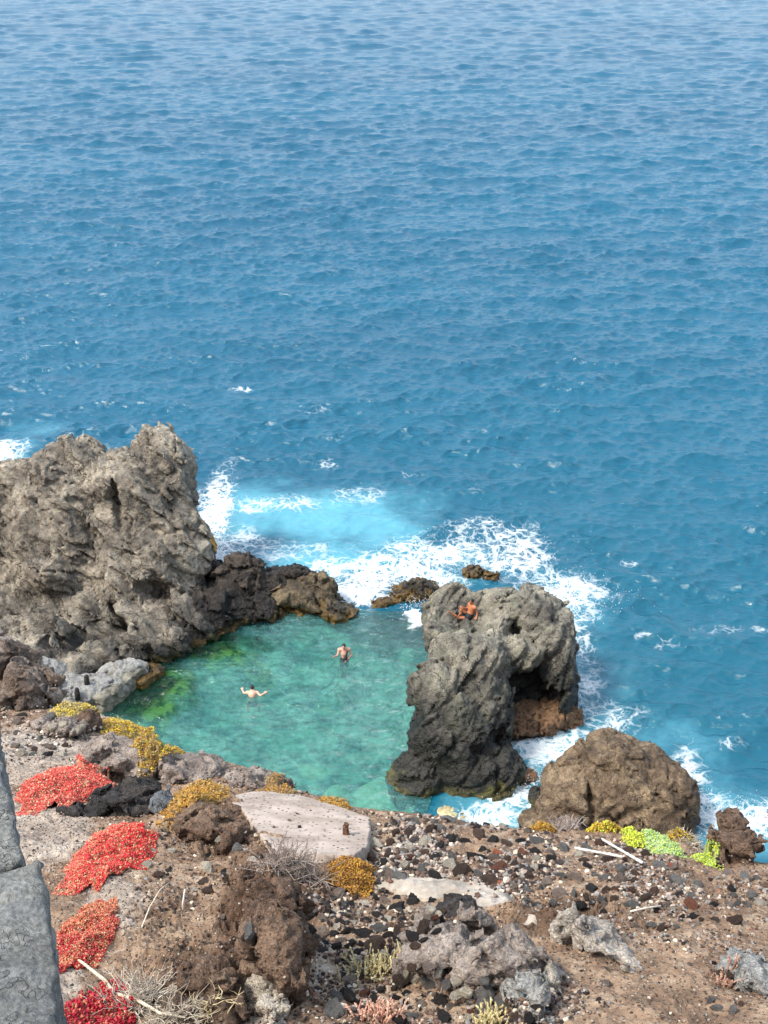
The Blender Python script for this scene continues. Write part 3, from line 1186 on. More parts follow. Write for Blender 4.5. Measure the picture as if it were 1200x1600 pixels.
rock("tidal_rock", "mustard stained rock at the end of the lava ridge beside the pool", [
    blob(470, 932, 51.0, 46, 32, 1.2),
    blob(505, 925, 51.0, 24, 30, .9),
    blob(525, 958, 50.0, 26, 18, .7, roll=-15),
    blob(540, 955, 50.4, 16, 10, .5),
    blob(460, 962, 49.6, 30, 14, .6, op='-', k=.15),
], M_weed, noise=rocky(.26, .2, .07, s=1.3, seed=9, cells=.45))
rock("cap_rock", "flat black wet rock lying on top of the mustard stained rock", [
    blob(462, 896, 51.7, 33, 12, .7), blob(445, 899, 51.7, 14, 10, .5)], M_ridge, h=.05, noise=rocky(.25, .2, .08, s=2.2, seed=12, cells=.4))
rock("orange_ledge", "small bright orange ledge on the sea side of the headland", [
    blob(326, 852, 53.0, 11, 16, .5)], plain_material("orange_weed", (.42, .22, .045), .8, .5, 3, .05), h=.05, noise=rocky(.25, .2, .08, s=2.5, seed=14, cells=.4), zmin=-3)
rock("wedge_rock", "blue black wet rock wedged in the gap below the orange ledge", [
    blob(322, 885, 52.4, 20, 24, .7), blob(308, 895, 52.2, 16, 20, .6)], M_ridge, h=.06, noise=rocky(.25, .2, .08, s=2., seed=15, cells=.5), zmin=-3)
rock("channel_rock", "dark wet boulder alone in the white surf at the pool mouth", [
    blob(652, 925, 52.0, 31, 19, .9), blob(632, 930, 51.7, 18, 14, .7)], M_weed, h=.05, noise=rocky(.28, .2, .08, s=1.8, seed=17, cells=.6))
rock("sill_rock", "flat ochre rock at the pool mouth left of the dark boulder", [
    blob(598, 944, 51.2, 28, 9, .6, roll=10), blob(618, 938, 51.4, 14, 8, .4)], M_weed, h=.05, noise=rocky(.28, .2, .08, s=2.2, seed=19, cells=.5))
rock("surf_rock", "small rock washed by foam behind the top of the sea stack", [
    blob(740, 896, 53.6, 15, 11, .6), blob(770, 904, 53.2, 12, 9, .5)], M_weed, h=.05, noise=rocky(.28, .2, .08, s=2.2, seed=21, cells=.6))

SEAT = at_y(728, 966, 44.6)
rock("sea_stack", "tall grey lava stack with a dark arch standing in the surf", [
    blob(655, 1222, 38.6, 46, 48, 1.3, roll=-25, k=.24),
    blob(735, 1205, 38.9, 66, 62, 1.5, k=.24),
    blob(775, 1215, 38.7, 38, 55, 1.2, k=.24),
    blob(705, 1140, 39.6, 62, 62, 1.6, k=.24),
    blob(680, 1082, 40.6, 42, 46, 1.4, k=.24),
    blob(752, 1105, 40.6, 48, 60, 1.5, k=.24),
    blob(735, 1030, 42.2, 60, 52, 1.8, k=.24),
    blob(700, 985, 44.0, 36, 52, 1.5, k=.24),
    blob(715, 950, 45.4, 42, 38, 1.4, k=.24),
    blob(738, 985, 44.3, 42, 34, 1.5, k=.24),
    blob(770, 960, 45.4, 45, 42, 1.7, k=.24),
    blob(835, 962, 45.0, 52, 42, 1.7, k=.24),
    blob(768, 990, 44.0, 36, 32, 1.3),
    blob(858, 1000, 44.0, 42, 50, 1.5, k=.24),
    blob(800, 1020, 43.0, 45, 32, 1.3, k=.24),
    blob(872, 1060, 43.0, 27, 70, 1.1, k=.24),
    blob(820, 1075, 43.9, 55, 60, 1.2, k=.24),
    blob(836, 1096, 41.9, 52, 38, 1.25, op='-', k=.15),
    blob(812, 1105, 41.4, 24, 34, 1.1, op='-', k=.2),
    blob(668, 1040, 41.6, 16, 10, .6, op='-', k=.2),
    blob(700, 1175, 37.6, 45, 7, .6, roll=-28, op='-', k=.2),
    box(SEAT + np.array([-.25, .35, -.75]), (1.35, .85, .75), AX_W, .3, k=.3),
    dict(t='e', c=SEAT + np.array([-.3, -.65, 1.12]), r=np.array([1.9, 1.8, 1.06]), A=AX_W, op='-', k=.15),
], M_pillar, h=.07, noise=rocky(.22, .13, .05, seed=30, cells=.36, aniso=strata(50), fold=.06), cat="sea stack", surf=True)
rock("reef_ledge", "red brown weed covered ledge inside the dark arch of the stack", [
    blob(850, 1122, 42.2, 48, 24, 1.0), blob(812, 1130, 41.6, 26, 24, .9), blob(880, 1118, 42.4, 22, 20, .6)], M_reef, h=.05, noise=rocky(.3, .5, .16, s=1.8, seed=33, cells=.4))
rock("reef_toe", "low brown reef at the right foot of the stack", [
    blob(812, 1218, 39.0, 24, 18, .7), blob(800, 1235, 38.6, 20, 12, .6)], M_reef, h=.05, noise=rocky(.3, .4, .14, s=1.8, seed=35, cells=.4))
rock("shore_slab", "pale yellow wave worn slab at the near foot of the stack", [
    blob(695, 1272, 37.0, 30, 12, .8), blob(720, 1280, 36.8, 18, 10, .6)], plain_material("ochre_stone", (.42, .36, .20), .8, .4, 2.5, .06), h=.05, noise=rocky(.25, .2, .08, s=2, seed=37, cells=.3))

rock("shore_boulder", "large domed tan brown boulder at the shore right of the stack", [
    blob(965, 1228, 37.2, 100, 72, 2.2, roll=-8),
    blob(955, 1190, 37.4, 52, 40, 1.5),
    blob(1040, 1250, 36.6, 46, 62, 1.6),
    blob(905, 1240, 36.6, 56, 50, 1.6),
    blob(865, 1290, 35.6, 50, 30, 1.2),
    blob(1000, 1290, 36.0, 84, 45, 1.6),
    blob(925, 1250, 35.2, 8, 44, .7, roll=6, op='-', k=.12),
], M_boulder, h=.075, noise=rocky(.26, .26, .08, s=1.25, seed=41, cells=.34), surf=True)
rock("shore_rock", "rounded grey rock leaning on the left side of the tan boulder", [blob(888, 1200, 37.8, 16, 16, .5), blob(876, 1212, 37.6, 12, 12, .5)],
     M_pillar, h=.05, noise=rocky(.25, .2, .08, s=2.2, seed=44, cells=.4))
rock("shore_rock", "upright dark rock in the foam left of the tan boulder", [blob(866, 1218, 37.6, 13, 16, .5), blob(838, 1245, 37.1, 10, 14, .5)],
     M_pillar, h=.05, noise=rocky(.25, .2, .08, s=2.2, seed=46, cells=.4))

#@@REST
# ------------------------------------------------------------------ rocks and ledges of the left shore
M_grey = rock_material("grey_stone", (0.10, 0.10, 0.10), (0.24, 0.235, 0.22), (0.42, 0.41, 0.38), scale=3.0, bump_d=.025)
M_brown = rock_material("brown_clinker", (0.045, 0.028, 0.019), (0.135, 0.082, 0.053), (0.27, 0.18, 0.12), scale=4.0, bump_d=.03)
M_black = rock_material("black_clinker", (0.012, 0.011, 0.011), (0.036, 0.031, 0.029), (0.11, 0.095, 0.085), scale=4.5, bump_d=.03)
M_taupe = rock_material("taupe_stone", (0.10, 0.08, 0.068), (0.23, 0.185, 0.155), (0.40, 0.34, 0.29), scale=3.5, bump_d=.025, streak=True)
M_pale = rock_material("pale_crust", (0.26, 0.22, 0.17), (0.46, 0.40, 0.32), (0.64, 0.58, 0.48), scale=5.0, bump_d=.02)
M_conc = plain_material("old_concrete", (0.40, 0.355, 0.30), .95, .32, 5.0, .03, .2)
M_concdark = plain_material("mossy_concrete", (0.16, 0.15, 0.12), .9, .5, 2.0, .05, .3)

rock("shore_shelf", "pale grey rock shelf at the left end of the pool", [
    blob(105, 1082, 43.6, 75, 26, 1.2), blob(150, 1075, 44.0, 50, 20, .8), blob(60, 1060, 44.5, 60, 40, 1.2), blob(190, 1045, 45.2, 40, 14, .7)],
    M_grey, h=.06, noise=rocky(.12, .08, .04, seed=51, cells=.15), surf=True)


def oriented_box(p0, p1, width, top, bottom):
    p0, p1 = np.array(p0, float), np.array(p1, float)
    d = p1 - p0
    d[2] = 0
    L = np.linalg.norm(d)
    d /= L
    nrm = np.array([-d[1], d[0], 0])
    c = (p0 + p1) / 2
    c[2] = (top + bottom) / 2
    return c, np.array([L / 2, width / 2, (top - bottom) / 2]), np.stack([d, nrm, [0, 0, 1]])


c, hs, A = oriented_box(at_z(148, 1092, .6), at_z(218, 1036, .6), .95, .72, -1.0)
rock("concrete_ledge", "low weathered concrete ledge running along the left end of the pool", [box(c, hs, A, .08)], M_concdark,
     h=.04, noise=rocky(.16, .12, .07, s=1.4, seed=55, cells=.15), cat="ledge", surf=True)
c, hs, A = oriented_box(at_z(208, 1066, .25), at_z(246, 1040, .25), .95, .34, -.1)
rock("weedy_slab", "tilted dark slab with yellow weed lying in the pool corner", [box(c, hs, A, .05)], M_weed,
     h=.035, noise=rocky(.16, .12, .09, s=2, seed=58, cells=.2), cat="slab")

for (px, py, lab) in ((136, 1068, "short dark post on the shelf close to the concrete ledge"), (121, 1088, "short dark post on the shelf above the yellow plants, the lower of two")):
    p, n = hit(px, py)
    g = Geo()
    k = 1 / ppm(p)
    g.tube([p + [0, 0, -.15], p + [0, 0, .1], p + [.01, 0, 13 * k], p + [.02, 0, 16 * k]], [4.4 * k, 4.2 * k, 3.8 * k, 2.2 * k], 8)
    o = link("shelf_post", g.mesh("shelf_post"), M_black)
    tag(o, lab, "post", "posts on the rock shelf")

p, n = hit(84, 1072)
rock("shelf_stone", "smooth pale grey stone on the shelf below the headland", [blob(84, 1066, p[1], 13, 13, .4)], M_grey, h=.03, noise=rocky(.03, .04, .02, s=2, seed=60), zmin=-5)
p, n = hit(72, 1066)
k = 1 / ppm(p)
bag = empty("beach_bag", p)
tag(bag, "small white and neon yellow beach bag beside the smooth grey stone", "bag")
v, q = sdf_mesh([cone((0, 0, 9 * k), (0, 0, 17 * k), 5 * k, 4 * k), box((0, 0, 10 * k), (5 * k, 3 * k, 6 * k), AX_W, .04)], .02, lambda P: .02 * fbm(P * 9, 2), pad=.1, band=.3)
link("bag_body", mesh_from("bag_body", v, q), plain_material("white_cloth", (.75, .75, .72), .8), bag)
v, q = sdf_mesh([box((1.5 * k, -1.5 * k, 3.5 * k), (5 * k, 3 * k, 5 * k), AX_W, .05)], .02, lambda P: .02 * fbm(P * 9, 2), pad=.1, band=.3)
link("bag_panel", mesh_from("bag_panel", v, q), plain_material("neon_cloth", (.62, .80, .05), .7), bag)

# ------------------------------------------------------------------ outcrops of the hillside


def ob(px, py, rx, ry, rd, roll=0.0, k=.06, sink=0.0, low=.5):
    """blob standing on the ground: its foot is where the sight line of (px, py + low*ry) meets the slope"""
    p, n = hit(px, py + low * ry, [HB])
    return blob(px, py, p[1] + rd * .25 + sink, rx, ry, rd, roll, k=k)


def outcrop(name, label, prims, mat, h=.022, s=4.0, seed=0, cells=.5, a1=.25, a2=.2, cat="rock", surf=True, group=None):
    return rock(name, label, prims, mat, h=h, noise=rocky(a1, a2, .10, s=s, seed=seed, cells=cells), cat=cat, zmin=None, surf=surf, pad=.22, group=group, band=.8 / s)


outcrop("overhanging_boulder", "large brown boulder with a pale top at the left edge above the stone wall",
        [blob(38, 1080, 16.2, 46, 36, .6, k=.1), blob(0, 1045, 16.7, 62, 46, .7, k=.1), blob(-30, 1085, 16.2, 50, 45, .6, k=.1)],
        rock_material("boulder_two_tone", (0.05, 0.032, 0.022), (0.14, 0.10, 0.075), (0.36, 0.31, 0.27), scale=2.0, bump_d=.04), h=.03, s=2.2, seed=61, cells=.6, cat="boulder")
outcrop("russet_rock", "angular russet brown rock beside the yellow cushion plants", [ob(138, 1133, 20, 18, .22)], M_brown, seed=62)
outcrop("streaked_rock", "long streaked grey rock lying left of the russet rock", [ob(98, 1140, 36, 16, .3, roll=8)], M_taupe, seed=63)
outcrop("upright_rock", "rounded taupe rock standing below the large brown boulder", [ob(66, 1133, 16, 17, .22)], M_taupe, seed=64, surf=False)
outcrop("folded_rock", "broad grey rock with folded bands above the coral red plant", [ob(195, 1182, 55, 26, .45, roll=-6), ob(150, 1195, 25, 18, .3), ob(222, 1202, 24, 22, .3)],
        M_taupe, seed=65, s=2.0, cells=.25)
outcrop("black_lava_outcrop", "rough black lava outcrop right of the coral red plant", [ob(188, 1232, 30, 28, .35), ob(215, 1250, 40, 26, .4), ob(170, 1258, 28, 18, .3), ob(240, 1285, 30, 20, .3), ob(140, 1268, 40, 8, .2)],
        M_black, seed=66, s=4.5, cells=.7)
outcrop("bluish_stone", "smooth blue grey stone perched on the black lava", [ob(254, 1258, 19, 17, .2)], rock_material("blue_grey", (.05, .055, .06), (.12, .13, .14), (.22, .23, .24), scale=4, bump_d=.015), seed=67, cells=.3, surf=False)
outcrop("ledge_rock", "low grey brown ledge at the crest above the long concrete slab", [ob(310, 1205, 45, 16, .5, roll=-8), ob(275, 1195, 25, 12, .3)], M_taupe, seed=68, s=2.2, cells=.35)
outcrop("crest_rock", "jagged dark crest rock between the two golden tufts", [ob(400, 1222, 45, 12, .4, roll=-12), ob(440, 1230, 18, 10, .25)], M_taupe, seed=69, s=4)
outcrop("brown_knoll", "brown clinker knoll with a dark hollow left of the concrete slab", [ob(322, 1288, 42, 28, .35), ob(362, 1306, 24, 26, .28), ob(290, 1272, 22, 16, .25), blob(364, 1300, 8.55, 13, 11, .25, op='-', k=.04)],
        M_brown, seed=70, s=4)
outcrop("clinker_cliff", "tall crumbling brown clinker face in the lower left centre", [ob(398, 1395, 30, 62, .34, roll=25, low=.7), ob(432, 1460, 46, 82, .42, roll=14, low=.8), ob(446, 1505, 34, 55, .36, low=.7), ob(368, 1352, 24, 36, .24, low=.7)],
        M_brown, h=.02, s=4, seed=71, cells=.7)
outcrop("brown_bluff", "dark brown bluff under the dead grass at the bottom left", [ob(335, 1535, 48, 44, .28, low=.7), ob(262, 1452, 40, 20, .2), ob(318, 1580, 62, 30, .22)],
        M_brown, h=.02, s=4.5, seed=72, cells=.7)
outcrop("crusted_rock", "rock crusted in cream lichen at the bottom of the brown face", [ob(412, 1545, 24, 32, .18), ob(430, 1580, 26, 24, .16)], M_pale, h=.016, s=6, seed=73)
outcrop("flat_outcrop", "flat cracked taupe outcrop at the bottom centre", [ob(745, 1490, 85, 38, .4, roll=-8), ob(700, 1505, 55, 26, .3), ob(810, 1505, 55, 40, .3, roll=-20)],
        M_taupe, h=.02, s=2.2, seed=74, cells=.42, a2=.12)
outcrop("slate_boulder", "blocky slate grey boulder at the right end of the taupe outcrop", [ob(805, 1540, 36, 30, .22), ob(838, 1560, 26, 36, .2)], M_grey, h=.015, s=5, seed=75, cells=.7)
outcrop("cream_boulder", "upright cream faced stone beside the slate grey boulder", [ob(862, 1528, 12, 28, .13, roll=12)], M_pale, h=.014, s=6, seed=76, cells=.3, surf=False)
outcrop("black_clod", "dark clinker clod above the taupe outcrop", [ob(715, 1423, 34, 18, .22), ob(690, 1430, 20, 14, .15)], M_black, s=5, seed=77, surf=False)
outcrop("long_ridge", "long low weathered ridge running down right of centre", [ob(900, 1455, 40, 18, .25, roll=-25), ob(950, 1480, 48, 16, .25, roll=-28), ob(985, 1510, 30, 12, .2, roll=-35)], rock_material('pale_tuff', (.15, .125, .10), (.33, .285, .24), (.50, .45, .385), scale=3.5, bump_d=.025, streak=True), s=2.6, seed=78, cells=.3, a2=.1, surf=False)
outcrop("pale_slab_rock", "pale grey slab rock near the right edge at the bottom", [ob(1160, 1528, 42, 24, .25, roll=-10), ob(1190, 1540, 25, 20, .2)], M_grey, s=2.5, seed=79, cells=.3, a2=.1)
outcrop("edge_rock", "tilted brown rock at the right end of the crest", [ob(1152, 1320, 34, 34, .35, roll=15, low=.8), ob(1130, 1340, 18, 20, .2)], M_brown, s=3.5, seed=80, cells=.8)
outcrop("edge_rock", "grey brown rock cut by the right picture edge", [ob(1200, 1310, 18, 40, .4, low=.8)], M_taupe, s=3.5, seed=81)
outcrop("crest_boulder", "dark round boulder on the crest against the foam at right", [ob(1125, 1308, 16, 12, .18)], M_brown, s=5, seed=82, surf=False)

# ------------------------------------------------------------------ concrete path and smooth flows


FLAT = []


def on_flat(px, py):
    q = np.array([[px, py]], float)
    return any(in_poly(q, f)[0] for f in FLAT)


def patch(name, label, poly, mat, thick, cat, n=110, rough=.02, kind=None, edge=.16, jag=.05, flat=.6):
    """a sheet of its own thickness lying on the slope, outlined by the points where the outline meets the ground"""
    FLAT.append(np.array(poly, float))
    W = np.array([hit(x, y, [HB])[0][:2] for x, y in poly])
    lo, hi = W.min(0) - .05, W.max(0) + .05
    X, Y = np.meshgrid(np.linspace(lo[0], hi[0], n), np.linspace(lo[1], hi[1], n))
    P = np.stack([X.ravel(), Y.ravel()], 1)
    e = poly_dist(P, W) * np.where(in_poly(P, W), 1, -1) + jag * fbm(np.stack([P[:, 0] * 4, P[:, 1] * 4, P[:, 0] * 0], 1), 3)
    base = base_z(P[:, 0], P[:, 1])
    tz = terrain_z(P[:, 0], P[:, 1])
    z = base * flat + tz * (1 - flat) + thick * sstep(-.02, edge, e) + rough * fbm(np.stack([P[:, 0] * 6, P[:, 1] * 6, P[:, 0] * 0], 1), 4)
    z = np.where(e > 0, z, tz - .25)
    V = np.stack([P[:, 0], P[:, 1], z], 1)
    F = grid_faces(n, n)
    F = F[(e[F] > -.10).all(1)]
    used = np.unique(F)
    rem = np.full(len(P), -1, np.int32)
    rem[used] = np.arange(len(used))
    me = mesh_from(name, V[used], rem[F], True)
    o = link(name, me, mat)
    tag(o, label, cat, kind=kind)
    SURF.append(bvh_of(me))
    return o


M_path = NT("pinkish_concrete")
_co = M_path.coord()
_v = M_path.voro(_co, 22)
_n1 = M_path.noise(_co, 3, 6, .6).outputs[0]
_c = M_path.mix(M_path.range(_n1, .35, .65), (0.29, 0.235, 0.195), (0.42, 0.35, 0.30))
_s = M_path.n('ShaderNodeSeparateColor')
M_path.set(_s.inputs[0], _v.outputs['Color'])
_pm = M_path.math('MULTIPLY', M_path.range(_v.outputs['Distance'], .18, .32, 1, 0), M_path.range(_s.outputs[0], .55, .6))
_c = M_path.mix(_pm, _c, (0.12, 0.085, 0.07))
M_path = M_path.done(M_path.principled(Base_Color=_c, Roughness=.95, Normal=M_path.bump(M_path.math('ADD', _n1, _pm), .8, .02), Specular_IOR_Level=.2))

patch("concrete_slab", "broad pinkish concrete slab of an old path by the crest", [(342, 1244), (400, 1243), (470, 1258), (582, 1290), (575, 1345), (555, 1352), (500, 1352), (430, 1330), (400, 1300), (378, 1268)], M_path, .17, "slab", n=190, rough=.008, edge=.012, jag=.02, flat=.95)
M_flow = plain_material("smooth_flow", (.33, .29, .245), .9, .40, 3, .06, .2)
patch("cement_flow", "smooth pale grey cement flow below the golden tuft", [(585, 1382), (640, 1376), (740, 1378), (790, 1395), (850, 1432), (840, 1446), (770, 1425), (700, 1408), (640, 1402)], M_flow, .08, "cement", rough=.035)
patch("cement_flow", "narrow pale cement streak crossing the dirt right of centre", [(835, 1424), (885, 1424), (965, 1456), (1008, 1494), (1000, 1512), (925, 1476), (865, 1448)], M_flow, .14, "cement", rough=.035)

# stub of a rusty post on the slab
p, n = hit(540, 1303)
k = 1 / ppm(p)
g = Geo()
g.tube([p + [0, 0, -.05], p + [.0, 0, .08], p + [.01, .01, 20 * k]], [6 * k, 5 * k, 5 * k], 5)
g.tube([p + [5 * k, -2 * k, -.03], p + [3 * k, -2 * k, 12 * k]], [3 * k, 2 * k], 5)
o = link("post_stub", g.mesh("post_stub", False), plain_material("rusty_iron", (.11, .055, .03), .85, .5, 30))
tag(o, "rusty broken post stub standing on the concrete slab", "post")

# ------------------------------------------------------------------ wall at the photographer's side
M_wall = rock_material("wall_stone", (0.065, 0.068, 0.068), (0.145, 0.149, 0.147), (0.27, 0.275, 0.265), scale=5.0, bump_d=.014, speck=.3, crack=1.2, tint=(.34, .33, .28), tint_amt=.35)
M_mortar = plain_material("lime_mortar", (.42, .36, .27), .95, .45, 25, .02)
ZW = 31.0


def cap(pa, pb, width, z0, z1, seed, name, parent, mat, ext0=0.0, ext1=0.0, amp=.04):
    a, b = at_z(*pa, z1), at_z(*pb, z1)
    d = (b - a) / np.linalg.norm(b - a)
    a, b = a - d * ext0, b + d * ext1
    c, hs, A = oriented_box(a, b, width, z1, z0)
    c = c + A[1] * width / 2
    v, q = sdf_mesh([box(c, hs, A, .025)], .0125, lambda P: amp * .20 * ridged(P * 7 + seed, 4) + amp * .25 * fbm(P * 3 + seed, 3) + amp * .2 * fbm(P * 20, 3) + facet(P * 6 + np.float32(seed), amp * .16), pad=.08, band=.15)
    v, q = largest(v, q)
    w = wall.location
    me = mesh_from(name, v - np.array(w, np.float32), q)
    return link(name, me, mat, parent)


wp = at_z(60, 1400, ZW)
wall = empty("stone_wall", (wp[0] - .2, wp[1], 27.5))
tag(wall, "grey dressed stone wall at the left edge seen from above", "wall")
cap((103, 1600), (74, 1348), .55, ZW - .24, ZW, 2.0, "capstone", wall, M_wall, ext0=.35, ext1=.03)
cap((44, 1345), (4, 1160), .5, ZW - .26, ZW - .01, 8.0, "capstone", wall, M_wall, ext1=-.02)
cap((0, 1145), (-40, 960), .5, ZW - .26, ZW - .02, 13.0, "capstone", wall, M_wall)
cap((80, 1385), (22, 1285), .5, ZW - .26, ZW - .018, 21.0, "mortar", wall, M_mortar, .02, .02, amp=.14)
cap((100, 1600), (-60, 950), .5, 27.2, ZW - .25, 33.0, "masonry", wall, M_wall, ext0=.3)

# ------------------------------------------------------------------ plants


def leaves(g, pts, nrm, size, cols, r, slim=.42):
    """small pointed fleshy leaves: a stretched octahedron each"""
    n = len(pts)
    d = nrm + r.normal(0, .55, (n, 3))
    d /= np.linalg.norm(d, axis=1)[:, None]
    a = np.cross(d, r.normal(size=(n, 3)))
    a /= np.linalg.norm(a, axis=1)[:, None]
    b = np.cross(d, a)
    L = size * r.uniform(.6, 1.4, n)[:, None]
    w = L * slim
    base = pts - d * L * .5
    v = np.stack([base, base + d * L * .6 + a * w, base + d * L * .6 + b * w, base + d * L * .6 - a * w, base + d * L * .6 - b * w, base + d * L * 1.25], 1)
    f = np.array([(0, 2, 1), (0, 3, 2), (0, 4, 3), (0, 1, 4), (5, 1, 2), (5, 2, 3), (5, 3, 4), (5, 4, 1)])
    F = (np.arange(n)[:, None, None] * 6 + f[None]).reshape(-1, 3)
    g.add(v.reshape(-1, 3), None, F, np.repeat(cols, 6, 0))


M_leaf = tint_material("fleshy_leaf", .5, .15, .25, 60)
M_twig = tint_material("dry_twig", .9, 0, .3, 40)
LAND = []          # landmarks for naming stones: (px, py, phrase)


def foot(px, py):
    """first point of the hillside on or below the pixel"""
    while True:
        p, n = hit(px, py, [HB])
        if p[2] > 12 or py > 1600:
            p[2] = ground_top(p[0], p[1])[0]
            return p, n
        py += 2


def mound(name, label, cat, cx, cy, rx, ry, pal, leaf_px=2.7, height=.34, seed=0, group=None, dens=1.0, stem=(.22, .16, .10), spiky=0.0, ground=None):
    """cushion plant: a dome of small leaves over a mat of stems.  pal(u, v, n) -> colours"""
    r = np.random.default_rng(seed + 100)
    p0, _ = foot(cx, cy + ry * .35)
    k = 1 / ppm(p0)
    a = rx * k
    ya, _ = foot(cx, cy - ry * .6)
    yb, _ = foot(cx, cy + ry)
    b = np.clip(abs(ya[1] - yb[1]) * .62, a * .5, a * 3.0)
    c = np.array([p0[0], p0[1] + b * .25, 0])
    root = empty(name, (c[0], c[1], p0[2]))
    tag(root, label, cat, group)
    org = np.array([c[0], c[1], p0[2]])
    N = int(rx * ry * math.pi / (leaf_px ** 2 * .55) * 3.6 * dens)

    def surf(u, v):
        x, y = c[0] + u * a, c[1] + v * b
        z = np.minimum(ground_top(x, y), terrain_z(x, y) + (.16 if 'red' in name or 'green' in name else .4))
        rr = np.clip(u * u + v * v, 0, 1)
        lump = fbm(np.stack([x * 5 / (a + .3), y * 5 / (a + .3), x * 0 + seed], 1), 3)
        hgt = height * a * (1 - rr ** 1.6) * (1 + .55 * lump) + .01
        return np.stack([x, y, z + hgt], 1)

    th = r.uniform(0, 2 * math.pi, N)
    rad = np.sqrt(r.uniform(0, 1, N)) * (1 + .13 * np.sin(3 * th + seed) + .09 * np.sin(7 * th + 2 * seed) + .06 * np.sin(13 * th + seed * 3))
    u, v = rad * np.cos(th), rad * np.sin(th)
    P = surf(u, v)
    e = .03
    du = surf(u + e, v) - P
    dv = surf(u, v + e) - P
    nn = np.cross(du, dv)
    nn /= np.linalg.norm(nn, axis=1)[:, None] + 1e-9
    P = P + nn * (r.uniform(-1.2, .6, N)[:, None] * leaf_px * k)
    if spiky:
        P = P + nn * (r.exponential(1, N)[:, None] * leaf_px * k * spiky)
    cols = pal(u, v, N, r, fbm(np.stack([u * 2, v * 2, u * 0 + seed], 1), 3))
    cols = np.clip(cols * r.uniform(.7, 1.3, (N, 1)), 0, 1)
    g = Geo()
    leaves(g, P - org, nn, leaf_px * k, cols, r)
    link("foliage", g.mesh("foliage", False), M_leaf, root)
    # woody mat below
    m = 26
    U, V2 = np.meshgrid(np.linspace(0, 1, m), np.linspace(0, 2 * math.pi, 3 * m))
    edge_ = (1 + .13 * np.sin(3 * V2 + seed) + .09 * np.sin(7 * V2 + 2 * seed) + .06 * np.sin(13 * V2 + seed * 3)) * .97
    T = surf((U * edge_ * np.cos(V2)).ravel(), (U * edge_ * np.sin(V2)).ravel()) - org
    T[:, 2] -= leaf_px * k * 1.6 * (1 + .6 * fbm(T * 14, 3))
    sc = np.clip(pal(U.ravel(), V2.ravel() * 0, U.size, r, fbm(T * 6, 3)) * .45 + np.array(stem) * .25, 0, 1)
    g = Geo()
    g.add(T, grid_faces(3 * m, m), None, sc)
    link("stem", g.mesh("stem"), M_twig, root)
    LAND.append((cx, cy, label))
    return root


def two(c0, c1, c2=None, edge=lambda u, v: 0 * u, sharp=.35):
    """leaf colours: c0 and c1 by patches (shifted by edge), a share of c2 sprinkled on top"""
    c0, c1 = np.array(c0), np.array(c1)

    def f(u, v, N, r, n):
        w = sstep(-sharp, sharp, n * .8 + edge(u, v) + r.normal(0, .35, N))
        c = c0 * (1 - w[:, None]) + c1 * w[:, None]
        if c2 is not None:
            m = r.random(N) < .22
            c[m] = np.array(c2)
        return c
    return f


CORAL, RED, CRIM, STRAW = (.70, .13, .10), (.62, .03, .035), (.30, .008, .02), (.55, .38, .20)
YEL, GOLD, OCH, OLIVE = (.62, .46, .04), (.50, .27, .03), (.34, .16, .03), (.22, .20, .05)
LIME, SAGE = (.50, .62, .06), (.34, .50, .20)
GR = "red succulent cushions by the wall"
mound("red_succulent", "coral red cushion plant beside the far end of the wall", "plant", 92, 1228, 68, 33, two(CORAL, (.66, .07, .06), (.62, .40, .24), lambda u, v: -.1 + 0 * u), seed=1, group=GR, height=.3)
mound("red_succulent", "scarlet cushion plant with straw coloured left half", "plant", 166, 1334, 63, 52, two(CORAL, RED, STRAW, lambda u, v: u * .9), seed=2, group=GR, height=.3)
mound("red_succulent", "ragged dark red plant with straw patches along the wall", "plant", 122, 1442, 48, 104, two((.55, .16, .09), (.42, .015, .025), STRAW, lambda u, v: -v * .6), seed=3, group=GR, height=.25)
mound("red_succulent", "deep crimson cushion plant at the bottom left corner", "plant", 158, 1590, 58, 40, two(CRIM, (.40, .012, .03), (.45, .14, .08)), seed=4, group=GR, height=.3, leaf_px=5)
GY = "yellow cushion plants along the crest"
mound("yellow_succulent", "yellow and grey plant cushion between the shelf and the russet rock", "plant", 110, 1102, 32, 24, two(YEL, (.34, .27, .17), (.5, .4, .1)), leaf_px=2.7, seed=5, group=GY)
mound("yellow_succulent", "bright yellow plant cushion at the left corner of the pool", "plant", 200, 1138, 42, 20, two(YEL, GOLD, (.36, .28, .16)), leaf_px=2.7, seed=6, group=GY)
mound("yellow_succulent", "yellow ochre plant cushion hanging above the pool edge", "plant", 248, 1180, 36, 26, two(YEL, OCH, (.4, .3, .15)), leaf_px=2.7, seed=7, group=GY)
mound("yellow_succulent", "golden brown plant cushion left of the concrete slab", "plant", 300, 1244, 52, 22, two(GOLD, OCH, (.5, .35, .12)), leaf_px=2.7, seed=8, group=GY)
mound("yellow_succulent", "dull ochre plant tuft behind the concrete slab", "plant", 428, 1236, 30, 16, two(OCH, (.33, .26, .15), GOLD), leaf_px=2.6, seed=9, group=GY)
mound("yellow_succulent", "golden plant tuft on the crest behind the slab corner", "plant", 515, 1260, 34, 16, two(GOLD, OCH, (.36, .3, .15)), leaf_px=2.6, seed=10, group=GY)
mound("yellow_succulent", "orange gold plant tuft in front of the slab", "plant", 548, 1370, 42, 30, two(GOLD, OCH, (.16, .06, .02)), leaf_px=2.7, seed=11, group=GY, height=.45)
mound("yellow_succulent", "small rust and yellow plant at the left foot of the tan boulder", "plant", 850, 1284, 20, 15, two(OCH, GOLD, OLIVE), leaf_px=2.6, seed=12, group=GY, height=.5)
